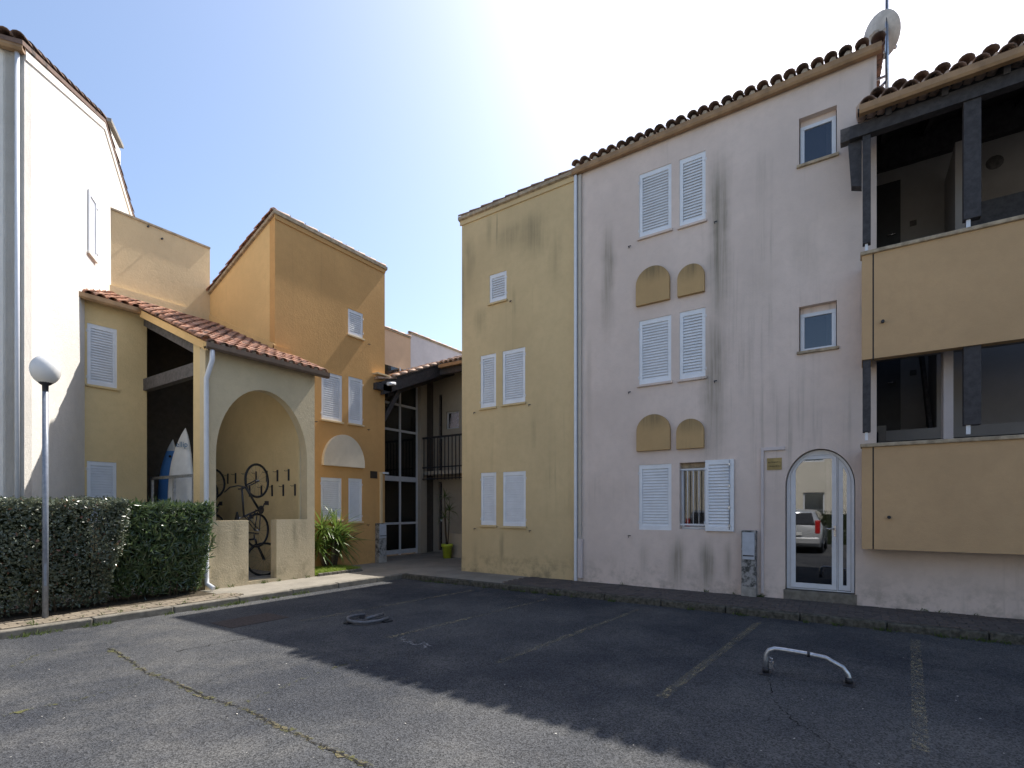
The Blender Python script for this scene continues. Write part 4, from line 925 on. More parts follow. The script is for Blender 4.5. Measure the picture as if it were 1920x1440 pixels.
for i in range(len(zz)-1):
    for (x0, x1) in ((gx0, mx_-0.03), (mx_+0.03, gx1-0.05)):
        MB().box(x0, x1, 0.025, 0.031, zz[i]+0.03, zz[i+1]-0.03).build('pane', M['glass_dim'], gf, FG)
MB().box(gx1, gx1+0.30, -0.15, 0.10, 0.094, 6.3).build('column', M['hall_wall'], hl, FG, bevel=0.01)
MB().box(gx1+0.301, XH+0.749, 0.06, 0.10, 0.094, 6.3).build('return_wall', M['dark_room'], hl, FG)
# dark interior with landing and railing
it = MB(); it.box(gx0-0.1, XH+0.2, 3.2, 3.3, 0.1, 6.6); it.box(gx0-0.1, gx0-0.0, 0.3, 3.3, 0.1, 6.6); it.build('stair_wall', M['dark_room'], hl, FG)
MB().box(gx0+0.05, gx1, 0.5, 2.9, 2.66, 2.88).build('landing', M['awn_pale'], hl, FG)
rg = MB().bar((gx0+0.05, 0.5, 3.75), (gx1, 0.5, 3.75), 0.05, 0.05).build('inner_railing', M['iron'], hl, FG)
for i in range(12):
    a = gx0+0.3+i*0.19; MB().bar((a, 0.5, 2.9), (a, 0.5, 3.75), 0.02, 0.02, (0, 1, 0)).build('bar', M['iron'], rg, FG)
FR = frame((XH+0.75, YH), (0, -1)); ax = lambda px: pix(FR, px, 900)[0]
wa = ax(829)
facade(hl, 'side_wall', FR, [(-0.3, -0.05), (4.4, -0.05), (4.4, 6.6), (-0.3, 6.6)], [rect(0.15, wa, 0.15, 2.55), rect(0.15, wa, 2.95, 5.6), rect(ax(836), ax(848)+0.3, 4.35, 4.95)], 0.2, M['hall_wall'])
for (x0, x1, z0, z1) in ((0.15, wa, 0.15, 2.55), (0.15, wa, 2.95, 5.6)):
    window(hl, FR, x0, x1, z0, z1, 0.08, 0.06, 'glazed_door', 'glass_dim', M['timber_grey']); MB().box(x0+0.06, x1-0.06, 0.079, 0.13, z0+(z1-z0)*0.42, z0+(z1-z0)*0.42+0.07).build('transom', M['white_metal'], hl, FR)
window(hl, FR, ax(836), ax(848)+0.3, 4.35, 4.95, 0.08, 0.04, 'window', 'glass_dim')
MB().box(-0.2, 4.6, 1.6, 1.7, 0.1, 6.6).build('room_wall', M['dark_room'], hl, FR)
FL = frame((XH, YH), (0, -1))
MB().box(0.0, 4.4, 0.0, 0.75, 2.74, 2.86).build('balcony_slab', M['hall_wall'], hl, FL)
ral = MB(); ral.bar((0.16, 0.0, 3.98), (4.4, 0.0, 3.98), 0.05, 0.06); ral.bar((0.16, -0.02, 2.98), (4.4, -0.02, 2.98), 0.03, 0.04); ral.bar((0.16, -0.02, 2.60), (4.4, -0.02, 2.60), 0.03, 0.04); ral = ral.build('railing', M['iron'], hl, FL)
for i in range(27):
    a = 0.24+i*0.155; MB().bar((a, -0.035, 2.55), (a, -0.035, 3.96), 0.022, 0.022, (0, 1, 0)).build('bar', M['iron'], ral, FL)
# porch roof: a verge along x falling to the left, and an eave along y at the right
VY, X0R, Z0R, SR = 11.06, 9.98, 5.20, 0.43
def zp(x): return Z0R + (x-X0R)*SR
def slab_x(x0, x1, y0, y1, dz, th):
    return MB().add([(x0,y0,zp(x0)+dz),(x1,y0,zp(x1)+dz),(x1,y1,zp(x1)+dz),(x0,y1,zp(x0)+dz),(x0,y0,zp(x0)+dz-th),(x1,y0,zp(x1)+dz-th),(x1,y1,zp(x1)+dz-th),(x0,y1,zp(x0)+dz-th)],
        [(0,1,2,3),(7,6,5,4),(0,4,5,1),(1,5,6,2),(2,6,7,3),(3,7,4,0)])
rm = slab_x(xo1+0.01, 14.2, VY, 15.0, 0, 0.07); q = slab_x(X0R-0.1, xo1+0.01, VY, YO-0.005, 0, 0.07); rm.add(q.v, q.f); q = slab_x(12.26, 14.2, 8.0, VY-0.002, 0, 0.07); rm.add(q.v, q.f)
prf = rm.build('roof', M['timber'], hl)
sv = Vector((1, 0, SR))
tile_line(prf, 'tile_pale', (X0R+0.3, VY+0.03, zp(X0R+0.3)+0.01), (13.4, VY+0.03, zp(13.4)+0.01), 0.33)
tiles(prf, 'tile_pale', (xo1+0.02, VY+0.15, zp(xo1)+0.0), (0, 1, 0), sv, 4, 9, 0.195, 0.335)
tiles(prf, 'tile_pale', (12.18, VY-0.06, zp(12.18)+0.0), (0, -1, 0), sv, 13, 4, 0.195, 0.335)
slab_x(X0R-0.05, 12.6, VY-0.02, VY+0.10, -0.075, 0.30).build('verge_beam', M['timber'], hl)
slab_x(X0R+0.35, 13.3, VY+0.25, VY+0.40, -0.30, 0.22).build('inner_beam', M['timber'], hl)
MB().box(12.24, 12.36, 8.0, VY-0.03, zp(12.26)-0.34, zp(12.26)-0.10).build('eave_beam', M['timber'], hl)
MB().box(12.10, 12.22, 8.0, VY-0.1, zp(12.2)-0.13, zp(12.2)-0.03).build('gutter', M['gutter'], hl)
MB().box(X0R-0.28, X0R+0.26, YO-0.16, YO-0.005, zp(X0R)-0.28, zp(X0R)-0.10).build('corner_beam', M['timber'], hl)
MB().bar((10.75, VY+0.16, zp(10.75)-0.35), (xo1+0.06, VY+0.28, zp(10.2)-1.15), 0.10, 0.12).build('brace', M['timber'], hl)
tile_line(prf, 'tile_pale', (X0R-0.24, YO-0.10, zp(X0R)-0.02), (X0R+0.3, YO-0.10, zp(X0R)+0.10), 0.3)
MB().box(X0R-0.30, xo1+0.02, YO-0.2, YO-0.004, zp(X0R)+0.13, zp(X0R)+0.17).build('flashing', M['cream'], hl)
MB().tube([(X0R+0.02, VY-0.12, zp(X0R)-0.10), (X0R+0.30, VY-0.10, zp(X0R)-0.04)], 0.05, 8).build('gutter_end', M['white_metal'], hl)
# far houses above the porch
fa = thing('peach_house', 'peach coloured house wall glimpsed above the passage roof', 'house', (13.4, 16, 0.09))
FF = frame((0, 15.1), (1, 0)); xm = pix(FF, 770, 900)[0]; zf = pix(FF, 747, 626)[1]
MB().box(xo1+0.3, xm-0.004, 0, 6, 0.0, zf).build('wall', M['peach'], fa, FF)
tile_line(MB().box(xo1+0.3, xm-0.004, -0.04, 0.3, zf+0.001, zf+0.04).build('roof', M['cap'], fa, FF), 'tile_pale', (xm, 15.13, zf+0.03), (xo1+0.5, 15.13, zf+0.03))
fb = thing('lilac_house', 'pale grey-lilac house wall beside the peach one in the gap', 'house', (18, 16, 0.09))
zf2 = pix(FF, 809, 641)[1]
MB().box(xm, 24, 0.0, 6, 0.0, zf2).build('wall', M['lilac'], fb, FF)
tile_line(MB().box(xm-0.0, 24, -0.04, 0.3, zf2+0.001, zf2+0.04).build('roof', M['cap'], fb, FF), 'tile_pale', (24, 15.13, zf2+0.03), (xm, 15.13, zf2+0.03))

# ------------------------------------------------------------------ street lamp, parking barriers
lp = on_z(85, 1159, 0.1)
la = thing('globe_lamp', 'grey post lamp with a white globe standing before the hedge', 'lamp', (lp.x, lp.y, 0.094))
zg = CAMZ + (HY-694)/FPX*(lp.x*FWD.x+lp.y*FWD.y) - 0.094
MB().box(-0.014, 0.014, -0.0385, -0.03, 0.45, 0.75).build('service_door', M['grey_pole'], la, RZ(R(-15)), True)
MB().tube([(0, 0, 0), (0, 0, 1.40), (0, 0, 1.42), (0, 0, zg-0.19)], 0.034, 14).build('post', M['grey_pole'], la, None, True)
MB().lathe([(0.034, -0.30), (0.036, -0.21), (0.055, -0.20), (0.09, -0.165), (0.0, -0.165)], 18, (0, 0, zg)).build('collar', M['iron'], la, None, True)
gl_ = MB().lathe([(0.165*math.sin(math.pi*i/20)+1e-4, -0.2*math.cos(math.pi*i/20)) for i in range(21)], 32, (0, 0, zg)); gl_.build('globe', M['globe'], la, None, True)

b1, b2 = on_z(1436, 1262), on_z(1592, 1283)
bh = thing('parking_barrier', 'raised steel hoop barrier bolted to the asphalt', 'barrier', (b1.x, b1.y, 0.001), 'hoop barriers for parking bays')
dv = Vector((b2.x-b1.x, b2.y-b1.y, 0)); Lb = dv.length; dv.normalize()
def bp(t, z, off=0): q = dv*t; return (q.x - dv.y*off, q.y + dv.x*off, z)
pts = [bp(0, 0.02), bp(0, 0.14), bp(0.005, 0.185), bp(0.03, 0.225), bp(0.075, 0.245), bp(0.15, 0.245), bp(0.35, 0.232), bp(0.50, 0.215), bp(Lb-0.13, 0.185), bp(Lb-0.05, 0.145), bp(Lb-0.012, 0.09), bp(Lb, 0.05), bp(Lb, 0.02)]
MB().tube(pts, 0.024, 10).build('hoop', M['steel'], bh, None, True)
for t_ in (0, Lb):
    m = MB(); c_ = Vector(bp(t_, 0)); m.box(c_.x-0.09, c_.x+0.09, c_.y-0.045, c_.y+0.045, 0.0, 0.008); m.tube([c_+Vector((0, 0, 0.007)), c_+Vector((0, 0, 0.06))], 0.031, 10)
    m.build('foot_plate', M['iron'], bh, None, True)
m = MB(); m.box(-0.02, 0.02, -0.07, -0.03, 0.05, 0.12); m.tube([(0, -0.05, 0.12), (0.0, -0.055, 0.15), (0, -0.03, 0.155)], 0.007, 6); m.build('padlock', M['chrome'], bh, None, True)
m = MB(); c_ = Vector(bp(0.36, 0.231)); m.tube([c_-dv*0.012, c_+dv*0.012], 0.027, 10); m.build('tape_band', M['iron'], bh, None, True)
f0 = on_z(652, 1165)
fh = thing('parking_barrier', 'folded steel hoop barrier lying flat on the asphalt', 'barrier', (f0.x, f0.y, 0.001), 'hoop barriers for parking bays')
def fp(px, py, z=0.04): q = on_z(px, py); return (q.x-f0.x, q.y-f0.y, z)
MB().tube([fp(684, 1157), fp(662, 1160), fp(652, 1164), fp(653, 1169), fp(664, 1172), fp(685, 1173), fp(712, 1169), fp(728, 1164)], 0.022, 8).build('hoop', M['steel_dull'], fh, None, True)
MB().tube([fp(686, 1167, 0.05), fp(718, 1158, 0.05)], 0.024, 8).build('locking_bar', M['steel_dull'], fh, None, True)
m = MB()
for q in ((684, 1158), (726, 1166), (655, 1169)):
    c_ = fp(*q, 0); m.box(c_[0]-0.07, c_[0]+0.07, c_[1]-0.04, c_[1]+0.04, 0.0, 0.018)
m.build('foot_plate', M['iron'], fh, None, True)

# ------------------------------------------------------------------ plants
def foliage(name, pts, nrm, lmin, lmax, ratio, mat, parent, droop=0.0, updir=0.0):
    vs = []; fs = []; rn = []
    for p, n in zip(pts, nrm):
        L = random.uniform(lmin, lmax); wv = L*ratio*random.uniform(0.8, 1.2)
        n = (n + Vector((random.gauss(0, .55), random.gauss(0, .55), random.gauss(0, .55)))).normalized()
        d = Vector((random.gauss(0, 1), random.gauss(0, 1), random.gauss(0, 1) + updir)); d = d - n*d.dot(n)*0.75; d.normalize()
        s = d.cross(n); s = s.normalized() if s.length > 1e-4 else Vector((1, 0, 0)); n2 = s.cross(d)
        k0 = len(vs)
        vs += [p, p + d*L*0.45 + s*wv/2 + n2*wv*0.12, p + d*L + n2*(-droop*L), p + d*L*0.45 - s*wv/2 + n2*wv*0.12]
        fs += [(k0, k0+1, k0+2), (k0, k0+2, k0+3)]; v_ = random.random(); rn += [v_, v_]
    me = bpy.data.meshes.new(name); me.from_pydata([tuple(v) for v in vs], [], fs); me.materials.append(mat)
    at = me.attributes.new('rnd', 'FLOAT', 'FACE'); at.data.foreach_set('value', rn)
    o = link(bpy.data.objects.new(name, me), parent); return o
from mathutils import noise as mn
def hedge(name, label, x0, x1, y0, y1, z1, dens, lmin, lmax, ratio, mat, taper=0.12, rough=0.10, base_in=0.12, updir=0.0):
    h = thing(name, label, 'hedge', ((x0+x1)/2, (y0+y1)/2, 0.094), 'hedges along the left pavement')
    pts = []; nr = []
    z0 = 0.16
    def put(p, n, amp):
        dsp = mn.noise(p*2.6)*rough + mn.noise(p*7.5)*rough*0.55
        depth = -abs(random.gauss(0, 0.075))
        q = p + n*(dsp+depth); f = min(1, max(0, (q.z-z0)/0.75))
        q.y += (1-f)*base_in if n.y < 0.5 and q.y < (y0+y1)/2 else 0
        if q.x > (x0+x1)/2: q.x -= (1-min(1, (q.z-z0)/(z1-z0)))*taper
        pts.append(q); nr.append(n)
    for i in range(int((x1-x0)*(z1-z0)*dens)): put(Vector((random.uniform(x0, x1), y0, random.uniform(z0, z1))), Vector((0, -1, 0)), 1)
    for i in range(int((x1-x0)*(y1-y0)*dens*1.1)): put(Vector((random.uniform(x0, x1), random.uniform(y0, y1), z1)), Vector((0, 0, 1)), 1)
    for i in range(int((y1-y0)*(z1-z0)*dens)): put(Vector((x1, random.uniform(y0, y1), random.uniform(z0, z1))), Vector((1, 0, 0)), 1)
    for i in range(int((x1-x0)*(z1-z0)*dens*0.3)): put(Vector((random.uniform(x0, x1), y1, random.uniform(z0, z1))), Vector((0, 1, 0)), 1)
    for i in range(int((y1-y0)*(z1-z0)*dens*0.4)): put(Vector((x0, random.uniform(y0, y1), random.uniform(z0, z1))), Vector((-1, 0, 0)), 1)
    foliage('foliage', pts, nr, lmin, lmax, ratio, mat, h, 0.1, updir)['kind'] = 'stuff'
    m = MB()
    n_ = int((x1-x0)/0.16)
    for i in range(n_):
        x = x0+0.1+(x1-x0-0.3)*i/n_
        for kk in range(2):
            y = random.uniform(y0+0.25, y1-0.1); m.tube([(x, y, 0.05), (x+random.uniform(-.08, .08), y+random.uniform(-.06, .06), 0.6), (x+random.uniform(-.18, .18), y+random.uniform(-.12, .12), z1-0.12)], 0.014, 5, r2=0.006)
    m.build('stems', M['bark'], h)
    core = MB(); core.box(x0+0.12, x1-0.16-taper, y0+0.2+base_in*0.5, y1-0.12, 0.35, z1-0.14); core.build('light_block_core', M['leaf_core'], h)  # solid dark box added inside the hedge to block light
    return h
M['leaf_core'] = plain('hedge_dark_core', (0.022, 0.028, 0.014), 0.95, 0.05, var=0.5, vs=30, bump=1.0, bs=30)  # dark tone of the added light-blocking hedge core
hx = on_z(250, 1100, 0.1)
hedge('clipped_hedge', 'clipped grey-green hedge behind the lamp post', -1.6, 3.30, 9.32, 10.15, 1.74, 2300, 0.035, 0.065, 0.55, M['leaf_hedge'], 0.24, 0.07, 0.30)
hedge('oleander_hedge', 'looser oleander hedge with narrow leaves beside the shelter', 3.22, 4.62, 9.52, 10.25, 1.66, 1500, 0.09, 0.16, 0.22, M['leaf_oleander'], 0.10, 0.10, 0.26, 0.9)
struct(MB().box(-2, 4.6, 9.22, 10.5, 0.05, 0.104).build('planting_bed', M['soil']))
# grass patch
gp = struct(MB().box(7.06, 8.35, 10.02, YO-0.01, 0.05, 0.112).build('lawn_bed', M['soil']))
ed = MB()
for i in range(10): MB().box(7.10+i*0.12, 7.205+i*0.12, 9.96, 10.02, 0.06, 0.16).build('edging_stone', M['stone'], gp, bevel=0.01)
sp = [(random.uniform(7.08, 8.33), random.uniform(10.04, 11.0), 0.11, 1, 0.03) for i in range(8000)]
blades('lawn', sp, M['grass'], 0.05, 0.13, 0.45, 'bright green grass strip beside the arched shelter', 'grass')
def blade_mesh(L, wd, bend, mat, seg=6):
    m = MB(); vs = []
    for i in range(seg+1):
        t_ = i/seg; ww = wd*(0.55+0.9*t_ if t_ < 0.4 else (1-t_)/0.6*0.91+0.005); x = L*(t_ - bend*0.25*t_**3); z = -bend*L*t_**2.2*0.6
        vs += [(x, -ww/2, z+ww*0.18), (x, 0, z), (x, ww/2, z+ww*0.18)]
    fs = []
    for i in range(seg): a = 3*i; fs += [(a, a+1, a+4, a+3), (a+1, a+2, a+5, a+4)]
    m.add(vs, fs, True); return m.mesh('leaf', mat)
YB = [blade_mesh(L, 0.058, bd_, M['leaf_yucca']) for L in (0.66, 0.78, 0.9) for bd_ in (0.15, 0.45)]
for me in YB: me.attributes.new('rnd', 'FLOAT', 'FACE').data.foreach_set('value', [random.random()]*len(me.polygons))
yc = thing('yucca_bush', 'spiky green yucca bush in front of the orange wall', 'plant', (8.08, 10.88, 0.1))
for (cx_, cy_, cz_) in ((-0.22, 0.05, 0.98), (0.16, 0.0, 0.95), (0.0, -0.10, 0.68), (-0.38, 0.0, 0.6), (0.30, 0.05, 0.6)):
    MB().tube([(cx_*0.4, cy_*0.4, 0), (cx_, cy_, cz_)], 0.045, 7).build('stem', M['bark'], yc, None, True)
    for i in range(58):
        el = math.asin(random.uniform(-0.7, 0.98)); az = random.uniform(0, 6.283)
        piece('leaf', random.choice(YB), yc, T(cx_, cy_, cz_+random.uniform(-0.1, 0.12)) @ RZ(az) @ Matrix.Rotation(-el, 4, 'Y') @ Matrix.Rotation(random.uniform(-.5, .5), 4, 'X') @ Matrix.Scale(random.uniform(0.75, 1.05), 4), True)
pp = on_z(838.5, 1046, 0.1)
po = thing('potted_plant', 'slender dracaena in a lime green pot by the ochre wall corner', 'potted plant', (pp.x, pp.y, 0.094))
MB().lathe([(0.0, 0.0), (0.12, 0.0), (0.155, 0.34), (0.175, 0.345), (0.178, 0.43), (0.16, 0.43), (0.155, 0.37), (0, 0.37)], 20).build('pot', M['lime'], po, None, True)
DB = [blade_mesh(L, 0.03, bd_, M['leaf_yucca']) for L in (0.36, 0.46) for bd_ in (0.3, 0.8)]
for (tx, ty, tz) in ((-0.06, 0.05, 1.85), (0.05, -0.04, 1.45), (-0.14, -0.02, 1.25)):
    MB().tube([(tx*0.2, ty*0.2, 0.36), (tx*0.7, ty*0.7, tz*0.6), (tx, ty, tz)], 0.022, 7, r2=0.014).build('stem', M['bark'], po, None, True)
    for i in range(30):
        el = math.asin(random.uniform(-0.2, 0.98)); piece('leaf', random.choice(DB), po, T(tx, ty, tz) @ RZ(random.uniform(0, 6.283)) @ Matrix.Rotation(-el, 4, 'Y'), True)
ac = MB().box(-0.2, 0.2, -0.35, 0.35, 0, 0.75).build('planter_box', M['hall_wall'], None, T(12.4, 10.35, 0.094)); tag(ac, 'pale square cabinet standing behind the potted plant', 'cabinet')

# ------------------------------------------------------------------ bicycles and boards in the shelter
def make_bike():
    bk = thing('bicycle', 'x', 'bicycle', (0, 0, 0), 'bicycles stored in the shelter')
    def ringm(r, rt, n=28): return [(r*math.cos(2*math.pi*i/n), 0, r*math.sin(2*math.pi*i/n)) for i in range(n)]
    for x in (0, 1.06):
        wl = MB().tube(ringm(0.335, 0), 0.012, 6, True).build('wheel', M['chrome'] if False else M['bike_paint'], bk, T(x, 0, 0.35), True)
        MB().tube(ringm(0.350, 0), 0.024, 7, True).build('tyre', M['tyre'], wl, None, True)
        sp_ = MB()
        for i in range(14):
            a = 2*math.pi*i/14; sp_.tube([(0.02*math.cos(a), 0.02*(-1)**i, 0.02*math.sin(a)), (0.335*math.cos(a+.15), 0, 0.335*math.sin(a+.15))], 0.0022, 3)
        sp_.tube([(0, -0.05, 0), (0, 0.05, 0)], 0.022, 8); sp_.build('spokes', M['chrome'], wl, None, True)
    bb, ht, hb, st, sd = (0.44, 0, 0.29), (0.88, 0, 0.80), (0.91, 0, 0.69), (0.30, 0, 0.74), (0.26, 0, 0.92)
    f = MB()
    for a, b_, r_ in ((bb, hb, 0.024), (st, ht, 0.02), (bb, st, 0.02), (ht, hb, 0.024)): f.tube([a, b_], r_, 8)
    for y in (-0.06, 0.06): f.tube([(0, y, 0.35), (0.40, y*0.6, 0.29)], 0.011, 6); f.tube([(0, y, 0.35), (0.31, y*0.4, 0.70)], 0.010, 6)
    f.build('frame', M['bike_paint'], bk, None, True)
    fk = MB()
    for y in (-0.055, 0.055): fk.tube([(1.06, y, 0.35), (0.98, y, 0.55), (0.93, y*0.6, 0.66)], 0.014, 6)
    fk.build('fork', M['bike_paint'], bk, None, True)
    hb_ = MB(); hb_.tube([(0.87, 0, 0.80), (0.86, 0, 0.90)], 0.015, 6); hb_.tube([(0.80, -0.30, 0.93), (0.90, -0.18, 0.92), (0.93, 0, 0.91), (0.90, 0.18, 0.92), (0.80, 0.30, 0.93)], 0.014, 7); hb_.build('handlebar', M['bike_paint'], bk, None, True)
    s_ = MB(); s_.tube([st, sd], 0.014, 6); s_.build('seat_post', M['chrome'], bk, None, True)
    s_ = MB(); n = 7
    for i in range(n): pass
    s_.add([(0.12, -0.075, 0.95), (0.12, 0.075, 0.95), (0.22, 0.06, 0.945), (0.40, 0.018, 0.935), (0.40, -0.018, 0.935), (0.22, -0.06, 0.945), (0.13, -0.05, 0.90), (0.13, 0.05, 0.90), (0.38, 0.01, 0.91), (0.38, -0.01, 0.91)],
           [(0, 1, 2, 5), (5, 2, 3, 4), (6, 9, 8, 7), (0, 6, 7, 1), (1, 7, 8, 3, 2), (4, 3, 8, 9), (0, 5, 4, 9, 6)], True); s_.build('saddle', M['tyre'], bk, None, True)
    c_ = MB(); c_.tube([(0.44, -0.055, 0.29), (0.44, -0.045, 0.29)], 0.09, 16, smooth=False); c_.bar((0.44, -0.07, 0.29), (0.58, -0.07, 0.20), 0.016, 0.028); c_.bar((0.44, 0.07, 0.29), (0.30, 0.07, 0.38), 0.016, 0.028)
    c_.box(0.54, 0.63, -0.16, -0.075, 0.185, 0.21); c_.box(0.25, 0.34, 0.075, 0.16, 0.37, 0.395); c_.build('crankset', M['bike_paint'], bk, None, True)
    return bk
bike = make_bike()
def place(bk, Mx, label): bk.matrix_basis = Mx; bk['label'] = label
def hang(x, y, ztop, yaw):
    """front wheel up on the hook; bike up-direction points out of the wall"""
    out = Vector((-math.cos(yaw), math.sin(yaw), 0)); up = Vector((0, 0, 1)); sd = out.cross(up)
    # local x -> up, local z -> out, local y -> z cross x
    return Matrix(((0, sd.x, out.x, x - out.x*0.0), (0, sd.y, out.y, y), (1, 0, 0, ztop-1.06-0.35), (0, 0, 0, 1)))
def wally(px): return 14.0 - pix(FH, px, 900)[0]
wy = wally(506) - 0.55
place(bike, hang(6.40, wy, 2.55, R(-22)), 'black bicycle hanging nose-up on the shelter wall hooks')
b2_ = copy_tree(bike); place(b2_, T(5.25, 11.02, 0.15) @ RZ(R(-14)), 'black bicycle standing on the floor behind the shelter gap')
b3_ = copy_tree(bike); place(b3_, hang(6.40, wally(430)-0.5, 2.55, R(-12)), 'black bicycle hanging deeper in the shelter beside the arch edge')
b4_ = copy_tree(bike); place(b4_, T(5.55, 12.5, 0.15) @ RZ(R(70)), 'black bicycle parked in the dark back of the shelter')
b5_ = copy_tree(bike); place(b5_, hang(6.40, wally(417)-0.5, 2.35, R(-10)), 'rearmost black bicycle hanging on the shelter wall')

def surfboard(name, label, loc, L, wd, mats, yaw, lean, print_=None):
    s = thing(name, label, 'surfboard', loc, 'boards standing in the shelter', RZ(yaw) @ Matrix.Rotation(lean, 4, 'X'))
    def half(t): # t 0 tail .. 1 nose
        return wd/2*(math.sin(math.pi*min(1, (t*0.86+0.14)))**0.62 if t < 0.5 else (1-((t-0.5)/0.5)**2.3)**0.85*0.985) + 0.002
    m = MB(); n = 22; kk = 10; vs = []; fs = []
    for i in range(n+1):
        t_ = i/n; hw_ = half(t_); th = 0.055*min(1, hw_/(wd/2)*1.3)+0.004; rk_ = 0.10*max(0, t_-0.7)**1.6/0.3**1.6
        for q in range(kk):
            a = 2*math.pi*q/kk; vs.append((hw_*math.copysign(abs(math.cos(a))**0.7, math.cos(a)), th*math.sin(a)+rk_, L*t_))
    for i in range(n):
        for q in range(kk): fs.append((i*kk+q, i*kk+(q+1) % kk, (i+1)*kk+(q+1) % kk, (i+1)*kk+q))
    cut = int(n*0.915) if len(mats) > 1 else n
    nf = cut*kk
    m.add(vs, fs[:nf] + [tuple(reversed(range(kk)))], True); m.build('deck', mats[0], s, None, True, fix=True)
    if len(mats) > 1:
        m2 = MB(); m2.add(vs, fs[nf:], True); m2.build('nose', mats[1], s, None, True, fix=True)
    return s
sb = CAM + ray(334, 800)*(5.16/ray(334, 800).x)
s1 = surfboard('surfboard', 'tall white surfboard with blue lettering near its pointed nose', (5.16, sb.y-0.05, 0.15), sb.z-0.15, 0.62, [M['board_white']], R(-62), R(-1.5))
text_mesh('ellip', 0.17, M['board_print'], s1, T(0.05, -0.062, sb.z-0.15-0.44) @ UPR, True)
sb2 = CAM + ray(312, 822)*(5.42/ray(312, 822).x)
s2 = surfboard('surfboard', 'blue surfboard with a white nose behind the white one', (5.42, sb2.y-0.06, 0.15), sb2.z-0.15, 0.55, [M['board_blue'], M['board_white']], R(-58), R(-1.5))
MB().tube([(0.05, -0.055, sb2.z-0.15-0.42), (0.05, -0.065, sb2.z-0.15-0.42)], 0.03, 10, smooth=False).build('vent_plug', M['ink'], s2, None, True)

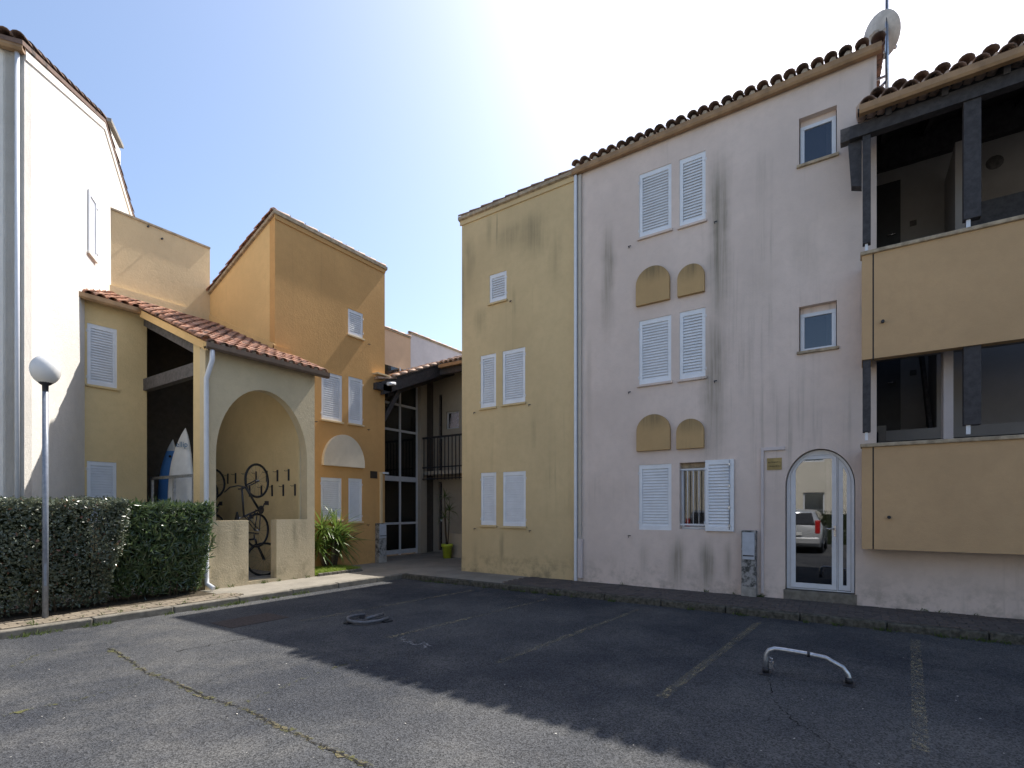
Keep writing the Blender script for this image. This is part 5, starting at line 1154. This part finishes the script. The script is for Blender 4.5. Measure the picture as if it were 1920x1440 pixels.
# ------------------------------------------------------------------ what stands behind the photographer (seen only mirrored in the glass)
def make_car(mat, label, loc):
    c = thing('parked_car', label, 'car', loc, 'cars parked across the car park')
    st = [(0.0, .42, .72, .80, .78, .84, .62), (0.05, .30, .86, 1.02, .82, .88, .66), (0.22, .24, .95, 1.50, .84, .89, .60), (0.55, .22, .96, 1.58, .85, .90, .62),
          (1.5, .22, .95, 1.60, .85, .90, .63), (2.4, .22, .93, 1.52, .85, .90, .62), (3.2, .22, .92, 1.02, .85, .90, .66), (3.9, .24, .84, .90, .83, .86, .62), (4.25, .30, .62, .70, .74, .78, .55)]
    vs = []; fs = []
    for (x, zb, zt, zr_, wb, wt, wr_) in st:
        x = -x
        vs += [(x, -wb*.96, zb), (x, -wt, (zb+zt)/2), (x, -wt, zt), (x, -wr_, zr_-.04), (x, 0, zr_), (x, wr_, zr_-.04), (x, wt, zt), (x, wt, (zb+zt)/2), (x, wb*.96, zb)]
    for i in range(len(st)-1):
        for q in range(8): fs.append((9*i+q, 9*i+q+1, 9*i+10+q, 9*i+9+q))
        fs.append((9*i+8, 9*i, 9*i+9, 9*i+17))
    fs += [tuple(range(8, -1, -1)), tuple(range(9*(len(st)-1), 9*len(st)))]
    MB().add(vs, fs, True).build('body', mat, c, None, True, bevel=0.02, fix=True)
    MB().add([(-0.075, -.66, 1.03), (-0.075, .66, 1.03), (-0.215, .55, 1.45), (-0.215, -.55, 1.45)], [(0, 1, 2, 3)]).xf(T(0.03, 0, 0)).build('rear_window', M['car_glass'], c, None, True)
    for s in (-1, 1):
        for x0, x1 in ((0.4, 1.25), (1.32, 2.2), (2.26, 2.85)):
            x1t = min(x1, 2.45)
            MB().add([(-x0, s*.905, .98), (-x1, s*.905, .97), (-x1t, s*.665, 1.48), (-x0, s*.655, 1.50)], [(0, 1, 2, 3)]).build('side_window', M['car_glass'], c, None, True)
        MB().box(-0.14, 0.01, s*.74-.08, s*.74+.08, 0.72, 1.2).build('tail_light', M['red'], c, None, True, bevel=0.03)
        for x in (-0.85, -3.4):
            w_ = MB().lathe([(0.0, 0.02), (0.2, 0.02), (0.22, 0.0), (0.31, 0.0), (0.31, 0.2), (0.0, 0.2)], 20).xf(Matrix.Rotation(R(90)*s, 4, 'X')).build('wheel', M['tyre'], c, T(x, s*0.87, 0.31), True)
            MB().lathe([(0.0, -0.01), (0.2, 0.0), (0.2, 0.015), (0, 0.015)], 16).xf(Matrix.Rotation(R(90)*s, 4, 'X')).build('rim', M['chrome'], w_, None, True)
    MB().box(-0.02, 0.04, -0.8, 0.8, 0.36, 0.58).build('bumper', mat, c, None, True, bevel=0.04)
    MB().box(0.03, 0.05, -0.26, 0.26, 0.66, 0.77).build('number_plate', M['board_white'], c, None, True)
    return c
make_car(M['car_silver'], 'silver estate car mirrored in the arched glass door', (-1.3, 1.95, 0.001))
make_car(M['car_blue'], 'pale car mirrored in the barred ground floor window', (-1.5, 5.0, 0.001))
ob = thing('opposite_house', 'beige house across the car park, mirrored in the glass door', 'house', (-12, 2, -0.02))
FX = frame((-9.5, -12), (0, 1))
facade(ob, 'wall', FX, [(0, -0.02), (26, -0.02), (26, 6.2), (0, 6.2)], [rect(a, a+0.9, 1.1, 2.4) for a in (3, 7, 10.6, 13.4, 18, 22)] + [rect(a, a+0.9, 3.9, 5.2) for a in (3, 7, 10.6, 13.4, 18, 22)], 0.25, stucco('opposite_cream_stucco', (0.60, 0.56, 0.47), 0.3, 60))
MB().box(-0.2, 26.2, -0.3, 6, 6.2, 6.5).build('roof', M['tile_shaded'], ob, FX)
for a in (3, 7, 10.6, 13.4, 18, 22):
    for z in (1.1, 3.9): window(ob, FX, a, a+0.9, z, z+1.3, 0.1, 0.06)
pts = []; nr = []
for i in range(5200):
    p = Vector((random.uniform(-8.3, -7.5), random.uniform(-6, 2.2), random.uniform(0.1, 1.5)))
    pts.append(p); nr.append(Vector((1, 0, 0.4)))
oh = thing('low_hedge', 'low hedge across the car park, mirrored in the glass door', 'hedge', (-7.9, -2, 0.0)); foliage('foliage', pts, nr, 0.06, 0.11, 0.5, M['leaf_hedge'], oh)['kind'] = 'stuff'
MB().box(-8.2, -7.6, -5.9, 2.1, 0.0, 1.35).build('light_block_core', M['leaf_core'], oh)  # added dark box blocking light through this hedge
